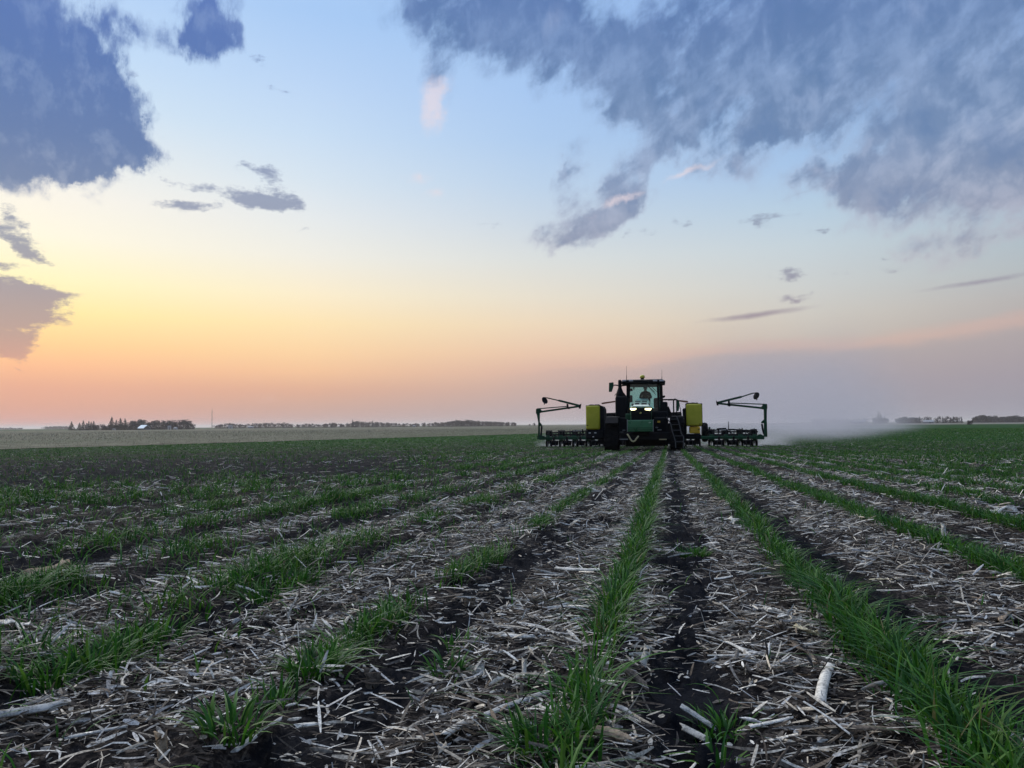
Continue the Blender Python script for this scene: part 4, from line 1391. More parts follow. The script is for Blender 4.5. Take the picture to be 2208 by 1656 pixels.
# saddle tanks
def tank(px0, px1, py0, py1, y0, y1, lids):
    a = at(px0, py1, y0); b = at(px1, py0, y0)
    bm = NB()
    add_box(bm, ((a.x + b.x) / 2, (y0 + y1) / 2, (a.z + b.z) / 2), (b.x - a.x, y1 - y0, b.z - a.z), 0.075, seg=3)
    for v in bm.verts:                    # bellied plastic walls
        f = 1 + 0.035 * math.cos((v.co.z - (a.z + b.z) / 2) / (b.z - a.z) * math.pi)
        v.co.x = (a.x + b.x) / 2 + (v.co.x - (a.x + b.x) / 2) * f
    t_ = bm_obj('saddle_tank', bm, TANK, tractor, smooth=False)
    for fx, fy, rr, hh in lids:
        bm = NB()
        add_lathe(bm, [(rr, b.z - 0.02), (rr, b.z + hh), (rr * 0.6, b.z + hh + 0.02)], (a.x + (b.x - a.x) * fx, y0 + (y1 - y0) * fy, 0), 'Z', 14)
        bm_obj('tank_lid', bm, BLACK, t_)
    bm = NB()
    add_box(bm, ((a.x + b.x) / 2, y0 + 0.35, (a.z + b.z) / 2 + 0.0), (b.x - a.x + 0.07, 0.045, b.z - a.z + 0.05), 0.0)
    me = bm_obj('tank_strap', bm, BLACK, t_)
    return t_


t1 = tank(1263.8, 1292.5, 874.5, 926, 0.9, 2.6, [(0.35, 0.3, 0.14, 0.05), (0.65, 0.5, 0.11, 0.06), (0.85, 0.3, 0.07, 0.05)])
a = at(1266.5, 917, 0.895)
bm = NB(); add_box(bm, a, (0.10, 0.012, 0.03)); bm_obj('level_mark', bm, BLACK, t1)
t2 = tank(1480.5, 1513.2, 870.5, 918.5, 0.9, 2.6, [(0.25, 0.4, 0.16, 0.05), (0.45, 0.4, 0.12, 0.06), (0.7, 0.3, 0.07, 0.05)])
a = at(1510, 914.5, 0.89)
bm = NB(); add_box(bm, a, (0.10, 0.015, 0.035)); bm_obj('level_mark', bm, BLACK, t2)
# frames that carry them
pbox('tank_rack', 1263, 1303, 926.5, 947, 1.0, 2.4, DUSTY, tractor, 0.05)
prism_px('rack_upright', [(1293.5, 927), (1293.5, 874), (1299, 876), (1302, 882), (1304, 927)], 1.1, 2.6, DUSTY)
pbox('rack_leg', 1289, 1303, 947, 958, 1.2, 2.0, DUSTY, tractor, 0.03)
pbox('tank_rack', 1475, 1512, 936, 946, 1.0, 2.4, DUSTY, tractor, 0.04)
pbox('rack_upright', 1473.5, 1480, 880, 936, 1.2, 2.4, DUSTY, tractor, 0.04)
pbox('rack_leg', 1498, 1510, 946, 958, 1.2, 1.8, DUSTY, tractor, 0.03)
vb = pbox('valve_box', 1486.8, 1509.5, 919.5, 934.6, 0.82, 1.5, YELLOW, tractor, 0.04)
for x0, x1, y0, y1 in ((1487, 1504, 917.6, 919.2), (1505, 1510, 924.5, 926)):
    pbox('valve_handle', x0, x1, y0, y1, 0.76, 0.85, BLACK, vb, 0.005)
for px, py in ((1272, 933.5), (1284, 933.2), (1279, 941.8)):
    pbox('rack_label', px - 2.6 if py < 933.4 or px < 1275 else px - 1.5, px + 1.8, py - 0.9, py + 0.9, 0.985, 0.998, WHITE, tractor, 0.0)
pbox('rack_beam', 1300, 1340, 934, 941, 1.4, 1.7, DUSTY, tractor, 0.02)
pbox('rack_beam', 1440, 1480, 930, 937, 1.4, 1.7, DUSTY, tractor, 0.02)

# ------------------------------------------------------------------ the driver
def skin_body(name, joints, edges, radii, material, parent=None, sub=2, loc=(0, 0, 0)):
    me = bpy.data.meshes.new(name)
    me.from_pydata([Vector(j) for j in joints], edges, [])
    o = bpy.data.objects.new(name, me)
    COL.objects.link(o)
    o.modifiers.new('skin', 'SKIN').use_smooth_shade = True
    if not me.skin_vertices:
        bpy.context.view_layer.objects.active = o
    for i, r_ in enumerate(radii):
        sv_ = me.skin_vertices[0].data[i]
        sv_.radius = r_ if isinstance(r_, tuple) else (r_, r_)
        sv_.use_root = (i == 0)
    o.modifiers.new('sub', 'SUBSURF').levels = sub
    dg = bpy.context.evaluated_depsgraph_get()
    me2 = bpy.data.meshes.new_from_object(o.evaluated_get(dg))
    me2.name = name
    bpy.data.objects.remove(o)
    for p in me2.polygons: p.use_smooth = True
    me2.materials.clear()
    if material: me2.materials.append(material)
    o2 = bpy.data.objects.new(name, me2)
    COL.objects.link(o2)
    o2.location = loc
    if parent: o2.parent = parent
    return o2


SKIN = mat('skin', (0.30, 0.18, 0.13), rough=0.5)
CLOTH = mat('dark_jacket', (0.008, 0.010, 0.013), rough=0.85, vary=0.3, vscale=20, spec=0.1)
JEANS = mat('dark_trousers', (0.02, 0.024, 0.036), rough=0.85)
seat_w = Vector((TX + sc_.x, TY + CF + 1.15, TZ + zb + 0.50))
person = empty('person', tuple(seat_w))
tag(person, 'driver in a dark jacket and cap sitting at the wheel inside the tractor cab', 'person')
# joints relative to the seat; -y is towards the camera
J = {'pelvis': (0, 0.06, 0.10), 'belly': (0, 0.07, 0.27), 'chest': (0, 0.08, 0.45), 'neck0': (0, 0.07, 0.60), 'neck': (0, 0.055, 0.66), 'jaw': (0, 0.03, 0.715), 'head': (0, 0.045, 0.79), 'crown': (0, 0.05, 0.865),
     'shL': (-0.19, 0.08, 0.545), 'elL': (-0.27, -0.06, 0.32), 'wrL': (-0.17, -0.33, 0.36), 'haL': (-0.155, -0.40, 0.375),
     'shR': (0.19, 0.08, 0.545), 'elR': (0.28, -0.05, 0.31), 'wrR': (0.17, -0.33, 0.36), 'haR': (0.155, -0.40, 0.375),
     'hipL': (-0.10, 0.03, 0.09), 'knL': (-0.15, -0.42, 0.13), 'anL': (-0.13, -0.55, -0.28), 'toL': (-0.13, -0.70, -0.33),
     'hipR': (0.10, 0.03, 0.09), 'knR': (0.15, -0.42, 0.13), 'anR': (0.13, -0.55, -0.28), 'toR': (0.13, -0.70, -0.33)}
names = list(J)
rad = {'pelvis': (0.15, 0.12), 'belly': (0.145, 0.115), 'chest': (0.165, 0.12), 'neck0': 0.075, 'neck': 0.056, 'jaw': 0.070, 'head': 0.090, 'crown': 0.068,
       'shL': 0.075, 'elL': 0.05, 'wrL': 0.033, 'haL': 0.036, 'shR': 0.075, 'elR': 0.05, 'wrR': 0.033, 'haR': 0.036,
       'hipL': 0.095, 'knL': 0.068, 'anL': 0.045, 'toL': 0.04, 'hipR': 0.095, 'knR': 0.068, 'anR': 0.045, 'toR': 0.04}
E = [('pelvis', 'belly'), ('belly', 'chest'), ('chest', 'neck0'), ('neck0', 'neck'), ('neck', 'jaw'), ('jaw', 'head'), ('head', 'crown')]
for s in 'LR':
    E += [('neck0', 'sh' + s), ('sh' + s, 'el' + s), ('el' + s, 'wr' + s), ('wr' + s, 'ha' + s), ('pelvis', 'hip' + s), ('hip' + s, 'kn' + s), ('kn' + s, 'an' + s), ('an' + s, 'to' + s)]
body = skin_body('body', [J[n] for n in names], [(names.index(a), names.index(b)) for a, b in E], [rad[n] for n in names], SKIN, person)
body.data.materials.append(CLOTH); body.data.materials.append(JEANS)
for p in body.data.polygons:
    c = p.center
    bare = c.z > 0.64 or (c.y < -0.335 and 0.28 < c.z < 0.48)
    p.material_index = 0 if bare else (2 if c.z < 0.19 else 1)
# face: nose, ears, eyes, mouth; cap with a peak
bm = NB(); add_loft(bm, [[(-0.010, -0.035, 0.80), (0.010, -0.035, 0.80), (0.004, -0.030, 0.805), (-0.004, -0.030, 0.805)], [(-0.018, -0.045, 0.755), (0.018, -0.045, 0.755), (0.014, -0.066, 0.757), (-0.014, -0.066, 0.757)]])
bm_obj('nose', bm, SKIN, person)
for s in (-1, 1):
    bm = NB(); bmesh.ops.create_uvsphere(bm, u_segments=10, v_segments=6, radius=0.03)
    for v in bm.verts: v.co = Vector((v.co.x * 0.4 + s * 0.09, v.co.y * 0.7 + 0.055, v.co.z + 0.775))
    bm_obj('ear', bm, SKIN, person, smooth=True)
    bm = NB(); bmesh.ops.create_uvsphere(bm, u_segments=10, v_segments=6, radius=0.013)
    for v in bm.verts: v.co = v.co + Vector((s * 0.033, -0.036, 0.795))
    bm_obj('eye', bm, BLACK, person, smooth=True)
bm = NB(); add_box(bm, (0, -0.036, 0.722), (0.05, 0.012, 0.010), 0.004)
bm_obj('mouth', bm, mat('lip', (0.25, 0.10, 0.09), rough=0.5), person)
bm = NB()
add_lathe(bm, [(0.104, 0.818), (0.106, 0.845), (0.092, 0.885), (0.055, 0.91), (0.015, 0.917)], (0, 0.048, 0), 'Z', 18)
add_prism(bm, [(-0.085, -0.03), (-0.075, -0.105), (-0.03, -0.135), (0.03, -0.135), (0.075, -0.105), (0.085, -0.03)], 0.820, 0.828, 'XY')
bm_obj('cap', bm, CLOTH, person, smooth=False)
for s in (-1, 1):       # fingers closed round the wheel rim
    for k, (ln, dz_) in enumerate(((0.060, 0.030), (0.068, 0.012), (0.064, -0.006), (0.052, -0.024))):
        bx_ = Vector((s * 0.155, -0.405, 0.375 + dz_))
        bm = NB(); add_tube(bm, [bx_, bx_ + Vector((s * 0.012, -ln * 0.55, 0.010)), bx_ + Vector((s * 0.006, -ln * 0.85, -0.012)), bx_ + Vector((0, -ln * 0.65, -0.034))], [0.011, 0.010, 0.009, 0.007], 6)
        bm_obj('finger', bm, SKIN, person, smooth=True)
    bx_ = Vector((s * 0.140, -0.385, 0.395))
    bm = NB(); add_tube(bm, [bx_, bx_ + Vector((-s * 0.030, -0.025, 0.012)), bx_ + Vector((-s * 0.038, -0.052, -0.004))], [0.013, 0.011, 0.008], 6)
    bm_obj('thumb', bm, SKIN, person, smooth=True)

# ------------------------------------------------------------------ planter behind the tractor
QX, QY = -1.0, 43.8
QZ = float(z_base(QX, QY))
planter = empty('planter', (QX, QY, QZ))
tag(planter, 'wide green row crop planter with raised folding marker arms behind the tractor', 'planter')
QB = (QX, QY, QZ)


def qt(px, py, y):
    return at(px, py, y, QB)


def qprism(name, pts, y0, y1, material, parent=None):
    bm = NB()
    add_prism(bm, [(qt(x, y, y0).x, qt(x, y, y0).z) for x, y in pts], y0, y1)
    return bm_obj(name, bm, material, parent or planter)


def qbar(bm, p, q, y, w_):
    """a square bar between two places"""
    a, b = qt(*p, y), qt(*q, y)
    d = b - a
    ang = math.atan2(d.z, d.x)
    add_box(bm, (a + b) / 2, (d.length, w_, w_), w_ * 0.12, Matrix.Rotation(-ang, 3, 'Y'))


xl, xr = qt(1163, 944, 0).x, qt(1648, 944, 0).x
ztb = (qt(1230, 944, 0).z + qt(1590, 944, 0).z) / 2
bm = NB(); add_box(bm, ((xl + xr) / 2, 0.0, ztb), (xr - xl, 0.18, 0.17), 0.02)
bm_obj('toolbar', bm, DKGREEN, planter)
bm = NB(); add_box(bm, ((xl + xr) / 2, 0.75, ztb + 0.05), (xr - xl - 1.2, 0.15, 0.15), 0.02)
bm_obj('rear_toolbar', bm, DKGREEN, planter)
bm = NB()
add_box(bm, (-0.2, -1.2, ztb + 0.02), (0.22, 2.4, 0.22), 0.03)
for s in (-1, 1):
    add_tube(bm, [(-0.2 + s * 0.1, -1.9, ztb), (-0.2 + s * 1.5, -0.1, ztb + 0.05)], 0.07, 6)
bm_obj('drawbar', bm, DUSTY, planter)

# hose rails and folding frames above the wings
top_bits = {
    'left': [[(1181, 934), (1205, 932.5), (1225, 931), (1240, 930)], [(1178, 938), (1265, 936)], [(1240, 930), (1265, 929.5)]],
    'right': [[(1527, 930), (1546, 927), (1580, 926), (1600, 928), (1630, 928.5)], [(1524, 932), (1570, 931), (1632, 931)], [(1546, 924.8), (1566, 923.8)]]}
for side, lines in top_bits.items():
    for ln in lines:
        bm = NB(); add_tube(bm, [qt(*p, 0.55) for p in ln], 0.045, 6)
        bm_obj('hose_rail', bm, BLACK, planter)
xs_l = [1183, 1190, 1199, 1204.5, 1213, 1222, 1229, 1236, 1243, 1251, 1258]
xs_r = [1530, 1539.5, 1548, 1556, 1566, 1574, 1583, 1592, 1601, 1609, 1617, 1625, 1631]
for i, px in enumerate(xs_l + xs_r):
    top = 931.5 - 2.2 * ((i * 7) % 3 == 0) if px < 1300 else 929 - 3 * ((i * 5) % 4 == 0)
    bm = NB(); add_tube(bm, [qt(px, top, 0.5), qt(px + ((i * 3) % 5 - 2) * 0.8, 941, 0.2)], 0.030 + 0.02 * ((i * 5) % 3 == 0), 6)
    bm_obj('frame_post', bm, BLACK, planter)
for i, (p, q) in enumerate((((1186, 934), (1200, 941)), ((1214, 932), (1204, 941)), ((1232, 931), (1245, 941)), ((1259, 930), (1248, 941)), ((1533, 931), (1546, 940)), ((1563, 928), (1552, 940)), ((1571, 929), (1585, 940)), ((1603, 930), (1592, 940)), ((1608, 930), (1622, 940)), ((1634, 930), (1626, 940)))):
    bm = NB(); add_tube(bm, [qt(*p, 0.4), qt(*q, 0.3)], 0.028, 6)
    bm_obj('brace', bm, BLACK, planter)
for px, py in ((1204, 927.5), (1256, 925.5), (1600.5, 923), (1550, 926)):
    bm = NB(); add_tube(bm, [qt(px, py, 0.5), qt(px, py + 8, 0.5)], 0.035, 6)
    bm_obj('hose_hoop', bm, BLACK, planter)
bm = NB(); add_tube(bm, [qt(1570.8, 909, 0.8), qt(1570.9, 925, 0.8)], [0.018, 0.028], 6)
bm_obj('antenna', bm, DUSTY, planter)
qprism('wing_cylinder', [(1551, 926.5), (1570, 925.2), (1570, 927.4), (1551, 928.8)], 0.4, 0.5, STEEL)
qprism('wing_cylinder', [(1236, 928.4), (1254, 927.4), (1254, 929.4), (1236, 930.4)], 0.4, 0.5, STEEL)


# row units
def make_row_unit():
    bm = NB()
    add_prism(bm, [(0.12, 0.62), (0.12, 0.30), (0.55, 0.16), (1.15, 0.20), (1.2, 0.36), (0.75, 0.50), (0.45, 0.62)], -0.035, 0.035, 'YZ')
    add_box(bm, (0, 0.14, 0.50), (0.22, 0.06, 0.34), 0.01)
    u = bm_obj('row_unit', bm, DKGREEN, planter)
    bm = NB(); add_prism(bm, [(0.42, 0.60), (0.40, 0.88), (0.50, 0.95), (0.78, 0.95), (0.82, 0.72), (0.72, 0.58)], -0.16, 0.16, 'YZ')
    bm_obj('seed_hopper', bm, BLACK, u)
    for s in (-1, 1):
        bm = NB(); add_lathe(bm, [(0.07, -0.05), (0.17, -0.045), (0.205, -0.02), (0.205, 0.03), (0.17, 0.05), (0.07, 0.05)], (s * 0.13, 0.55, 0.20), 'X', 16)
        bm_obj('gauge_wheel', bm, RUBBER, u)
        bm = NB(); add_tube(bm, [(s * 0.05, 0.30, 0.46), (s * 0.08, 0.55, 0.22)], 0.022, 6); bm_obj('wheel_arm', bm, DUSTY, u)
    bm = NB(); add_lathe(bm, [(0.03, -0.012), (0.175, -0.004), (0.175, 0.004), (0.03, 0.012)], (0, 0.16, 0.155), 'X', 18)
    bm_obj('coulter_disc', bm, STEEL, u)
    bm = NB(); add_lathe(bm, [(0.03, -0.03), (0.14, -0.02), (0.14, 0.02), (0.03, 0.03)], (0.0, 1.15, 0.15), 'X', 14)
    bm_obj('closing_wheel', bm, STEEL, u)
    bm = NB(); add_tube(bm, [(0.06, 0.2, 0.70), (0.05, 0.38, 0.92), (0.0, 0.55, 0.98)], 0.02, 6); bm_obj('seed_hose', bm, BLACK, u)
    return u


unit = make_row_unit()
NU = 16
for i in range(NU):
    u = unit if i == 0 else copy_tree(unit, planter)
    u.location = ((xl + xr) / 2 + (i - (NU - 1) / 2) * 0.762, 0.0, 0.0)

# fertiliser openers between the row units
def make_opener():
    bm = NB()
    add_box(bm, (0, -0.16, 0.42), (0.12, 0.10, 0.30), 0.015)
    add_box(bm, (0, -0.22, 0.30), (0.30, 0.16, 0.16), 0.03)
    u = bm_obj('fertiliser_opener', bm, BLACK, planter)
    for s in (-1, 1):
        bm = NB(); add_lathe(bm, [(0.03, -0.02), (0.19, -0.006), (0.19, 0.006), (0.03, 0.02)], (s * 0.10, -0.30, 0.17), 'X', 16)
        bm_obj('opener_disc', bm, DUSTY, u)
    bm = NB(); add_prism(bm, [(-0.22, 0.09), (0.22, 0.09), (0.26, 0.36), (-0.26, 0.36)], -0.05, 0.02); bm_obj('mud_shield', bm, BLACK, u)
    return u


op = make_opener()
first = True
for i in range(NU - 1):
    if i in (4, 7, 11):
        continue
    o_ = op if first else copy_tree(op, planter)
    first = False
    o_.location = ((xl + xr) / 2 + (i - (NU - 2) / 2) * 0.762, 0.0, 0.0)
for x0_, x1_ in ((1180, 1262), (1526, 1632)):
    a_, b_ = qt(x0_, 937.5, 0.3), qt(x1_, 937.5, 0.3)
    bm = NB(); add_box(bm, (a_ + b_) / 2, (b_.x - a_.x, 0.12, 0.10), 0.015); bm_obj('hose_tray', bm, BLACK, planter)

# carrying wheels
def make_wheel():
    bm = NB()
    add_lathe(bm, [(0.30, -0.15), (0.46, -0.17), (0.53, -0.12), (0.55, 0.0), (0.53, 0.12), (0.46, 0.17), (0.30, 0.15)], (0, 0, 0), 'X', 24)
    w_ = bm_obj('carrying_wheel', bm, RUBBER, planter)
    bm = NB(); add_lathe(bm, [(0.08, -0.13), (0.30, -0.10), (0.31, 0.10), (0.08, 0.13)], (0, 0, 0), 'X', 18); bm_obj('rim', bm, DUSTY, w_)
    bm = NB(); add_box(bm, (0.24, -0.3, 0.15), (0.1, 0.7, 0.12), 0.02, Matrix.Rotation(R(-18), 3, 'X')); bm_obj('wheel_arm', bm, DKGREEN, w_)
    return w_


wz = make_wheel()
c0 = qt(1519.5, 932, 1.1)
wz.location = (c0.x, 1.1, c0.z)
for px in (1275, 1330, 1455):
    c1 = qt(px, 932, 1.1)
    w2 = copy_tree(wz, planter); w2.location = (c1.x, 1.1, c0.z)


# folded marker arms: mast, link, arm doubled back, disc at the end
def marker(mast, mast2, lug, cyl, low, tie, hinge, up_thick, up_thin, disc, cl):
    m_ = qprism('marker_mast', mast, -0.10, 0.06, DKGREEN)
    if mast2:
        qprism('mast_link', mast2, -0.06, 0.02, DKGREEN, m_)
    qprism('mast_lug', lug, -0.115, 0.075, DKGREEN, m_)
    bm = NB(); add_tube(bm, [qt(*p, -0.05) for p in cyl], 0.05, 8); bm_obj('lift_cylinder', bm, DUSTY, m_)
    bm = NB(); qbar(bm, low[0], low[1], -0.02, 0.105); la = bm_obj('lower_arm', bm, DKGREEN, planter)
    bm = NB(); qbar(bm, tie[0], tie[1], -0.02, 0.055); bm_obj('tie_rod', bm, DKGREEN, la)
    qprism('hinge_plate', hinge[0], -0.09, 0.05, DKGREEN, la)
    qprism('hinge_plate', hinge[1], -0.11, 0.07, BLACK, la)
    bm = NB(); qbar(bm, up_thick[0], up_thick[1], -0.02, 0.115); ua = bm_obj('upper_arm', bm, DKGREEN, planter)
    bm = NB(); qbar(bm, up_thin[0], up_thin[1], -0.02, 0.065); bm_obj('arm_extension', bm, DKGREEN, ua)
    c = qt(*disc, -0.02)
    bm = NB(); add_lathe(bm, [(0.03, -0.06), (0.18, -0.03), (0.215, 0.012), (0.19, 0.02), (0.03, -0.02)], (0, 0, 0), 'X', 18)
    bmesh.ops.rotate(bm, verts=bm.verts, cent=(0, 0, 0), matrix=Matrix.Rotation(R(28 * cl), 3, 'Y') @ Matrix.Rotation(R(35 * cl), 3, 'Z'))
    bmesh.ops.translate(bm, verts=bm.verts, vec=c)
    dd_ = bm_obj('marker_disc', bm, DUSTY, ua)
    bm = NB(); add_tube(bm, [c, c + Vector((0.03, 0, 0.17)), qt(*up_thin[1], -0.02)], 0.035, 6)
    add_tube(bm, [c + Vector((0.02 * cl, 0, -0.1)), c + Vector((0.03 * cl, 0, -0.24))], 0.03, 6)
    bm_obj('disc_bracket', bm, BLACK, dd_)


marker([(1160, 940), (1164, 940), (1163.2, 905), (1163.6, 884), (1158.5, 884), (1160.5, 905)],
       [(1156, 886), (1158, 886), (1162.6, 912), (1161, 914)],
       [(1162.5, 910), (1164.5, 911.5), (1168.8, 917), (1168.5, 920), (1163, 918)], [(1168.2, 919), (1167.6, 930), (1166.4, 940)],
       ((1162, 888.6), (1249, 876.2)), ((1158, 881.5), (1222, 876.3)),
       ([(1155.6, 882), (1160, 880.6), (1164.5, 881), (1169, 887), (1166, 890), (1160, 893), (1155.4, 892)], [(1221.4, 871), (1224.8, 871), (1225.5, 878), (1229, 881), (1226, 882.4), (1222, 881)]),
       ((1204.5, 863.5), (1250.5, 875.0)), ((1205, 863.7), (1181, 858.2)), (1174.5, 863.5), -1)
marker([(1647, 942), (1654.8, 942), (1653.5, 905), (1653.8, 872), (1647, 872), (1647.6, 905)],
       None,
       [(1648, 904), (1643, 908.5), (1641.2, 911), (1642.6, 913), (1648.5, 912)], [(1642.8, 914), (1644.6, 926), (1647.5, 936)],
       ((1548, 869.8), (1648, 880.4)), ((1573.5, 869.0), (1650, 871.8)),
       ([(1638, 881.5), (1644, 874.5), (1646, 870.4), (1654, 871), (1655, 880), (1651, 888), (1647, 883)], [(1570, 864), (1573.6, 863.6), (1574, 872), (1576, 875), (1573, 876.8), (1569.5, 875)]),
       ((1599, 855.6), (1547.6, 868.2)), ((1598.5, 855.8), (1622, 848.2)), (1630.5, 853.5), 1)
for px, nm in ((1547.5, 1), (1250, -1)):
    a = qt(px, 868 if nm > 0 else 875, -0.02)
    bm = NB(); add_prism(bm, [(a.x - 0.05, a.z - 0.16), (a.x + 0.05, a.z - 0.16), (a.x + 0.09 * -nm, a.z + 0.12), (a.x - 0.02, a.z + 0.05)], -0.1, 0.06); bm_obj('hinge_tip', bm, BLACK, planter)
qprism('end_plate', [(1632, 947), (1648, 947.5), (1648, 940), (1640, 936), (1636, 937), (1632, 940)], -0.14, 0.14, DKGREEN)
qprism('end_plate', [(1158.5, 947), (1176, 948), (1174, 940.5), (1168, 939), (1158.5, 939.5)], -0.14, 0.14, DKGREEN)

# ------------------------------------------------------------------ dust raised by the planter
def dust_material(name, dens, col, hscale, soft):
    m_ = bpy.data.materials.new(name)
    m_.use_nodes = True
    nt = m_.node_tree; nt.nodes.clear(); n = NT(nt)
    out = n.new('ShaderNodeOutputMaterial')
    pv = n.new('ShaderNodeVolumePrincipled')
    pv.inputs['Color'].default_value = col
    pv.inputs['Anisotropy'].default_value = 0.15
    tc = n.new('ShaderNodeTexCoord').outputs['Object']
    x, y, z = n.sep(tc)[:3]
    d = soft(n, tc, x, y, z)
    nt.links.new(n.m('MULTIPLY', d, dens), pv.inputs['Density'])
    nt.links.new(pv.outputs[0], out.inputs['Volume'])
    return m_


# the drifting cloud: x across the wind, y along its length, from the planter away to the right
DA0 = Vector((4.5, 46.0)); DDIR = Vector((math.sin(R(9.5)), math.cos(R(9.5))))
DLEN, DH = 330.0, 36.0


def soft_trail(n, tc, x, y, z):
    # spreads and thins with distance behind the machine
    half = n.m('MULTIPLY_ADD', y, 0.18, 5.0)
    xr_ = n.m('DIVIDE', x, half)
    nz = n.noise(n.mapping(tc, scale=(0.055, 0.022, 0.11)), 1.0, 5.0, 0.6, dims='3D')
    wob_ = n.m('MULTIPLY', n.m('SUBTRACT', nz, 0.5), 0.8)
    lat = n.m('MULTIPLY', n.mapr(n.m('ADD', xr_, wob_), -1.35, -0.1), n.mapr(n.m('ADD', xr_, wob_), 1.0, 0.45))
    top = n.m('MULTIPLY_ADD', y, 0.060, 3.6)
    ht = n.m('POWER', math.e, n.m('MULTIPLY', n.m('DIVIDE', n.m('MAXIMUM', z, 0.0), top), -1.15))
    lid = n.m('MULTIPLY_ADD', y, (DH - 16.0) / DLEN, 16.0)
    cut = n.mapr(n.m('DIVIDE', z, lid), 0.96, 0.5)
    along = n.m('MULTIPLY', n.mapr(y, 0.5, 12.0), n.mapr(y, DLEN * 0.98, DLEN * 0.45))
    thin = n.m('DIVIDE', 1.0, n.m('MULTIPLY_ADD', y, 0.022, 1.0))
    return n.m('MULTIPLY', n.m('MULTIPLY', n.m('MULTIPLY', lat, ht), n.m('MULTIPLY', along, cut)), n.m('MULTIPLY', thin, n.mapr(nz, 0.34, 0.66, 0.10, 1.7)))


DUSTM = dust_material('dust', 0.040, (0.76, 0.72, 0.77, 1), DH, soft_trail)
bm = NB()
w0, w1 = 9.0, 9.0 + DLEN * 0.2
add_loft(bm, [[(-w0, 0, -0.6), (w0, 0, -0.6), (w0, 0, 16.0), (-w0, 0, 16.0)], [(-w1, DLEN, -0.6), (w1, DLEN, -0.6), (w1, DLEN, DH), (-w1, DLEN, DH)]])
dust = bm_obj('dust_cloud', bm, DUSTM)
dust.location = (DA0.x + 0.5, DA0.y, float(z_base(DA0.x, DA0.y)))
dust.rotation_euler = (-R(0.25), 0, -math.atan2(DDIR.x, DDIR.y))
tag(dust, kind='stuff')


def soft_puff(n, tc, x, y, z):
    nz = n.noise(n.mapping(tc, scale=(0.9, 0.9, 1.6)), 1.0, 5.0, 0.65, dims='3D')
    ht = n.mapr(n.m('ADD', z, n.m('MULTIPLY', n.m('SUBTRACT', nz, 0.5), 1.1)), 0.95, 0.05)
    lat = n.m('MULTIPLY', n.mapr(x, -7.0, -6.2), n.mapr(x, 8.6, 6.6))
    along = n.m('MULTIPLY', n.mapr(y, -0.1, 0.9), n.mapr(y, 4.8, 2.5))
    return n.m('MULTIPLY', n.m('MULTIPLY', ht, lat), n.m('MULTIPLY', along, n.mapr(nz, 0.38, 0.62)))


PUFFM = dust_material('dust_low', 0.55, (0.85, 0.82, 0.84, 1), 1.2, soft_puff)
bm = NB(); add_box(bm, (0.8, 2.4, 0.55), (16.0, 5.0, 1.5))
puff = bm_obj('dust_puff', bm, PUFFM)
puff.location = (QX, QY + 0.9, QZ)
tag(puff, kind='stuff')

# ------------------------------------------------------------------ far trees, farm and mast
def bark(name, c):
    return mat(name, c, rough=0.9, vary=0.35, vscale=0.6)


TWIG = bark('bare_twigs', (0.040, 0.032, 0.030))
NEEDLE = bark('spruce_needles', (0.016, 0.024, 0.018))
BUD = bark('budding_twigs', (0.052, 0.046, 0.034))
TRUNK = bark('trunk_bark', (0.040, 0.034, 0.030))


def trunk_mesh(h, r_, limbs, rng, spread):
    bm = NB()
    add_tube(bm, [(0, 0, -0.3), (0.02 * h, 0, h * 0.35), (0.0, 0.02 * h, h * 0.75), (0.01 * h, 0, h * 0.93)], [r_, r_ * 0.75, r_ * 0.4, r_ * 0.12], 6)
    for i in range(limbs):
        a = rng.random() * 2 * math.pi
        z0 = h * (0.25 + 0.45 * rng.random())
        l_ = spread * (0.5 + 0.5 * rng.random())
        add_tube(bm, [(0, 0, z0), (math.cos(a) * l_ * 0.5, math.sin(a) * l_ * 0.5, z0 + l_ * 0.45), (math.cos(a) * l_ * 0.9, math.sin(a) * l_ * 0.9, z0 + l_ * 0.95)], [r_ * 0.4, r_ * 0.25, r_ * 0.08], 5)
    return bm


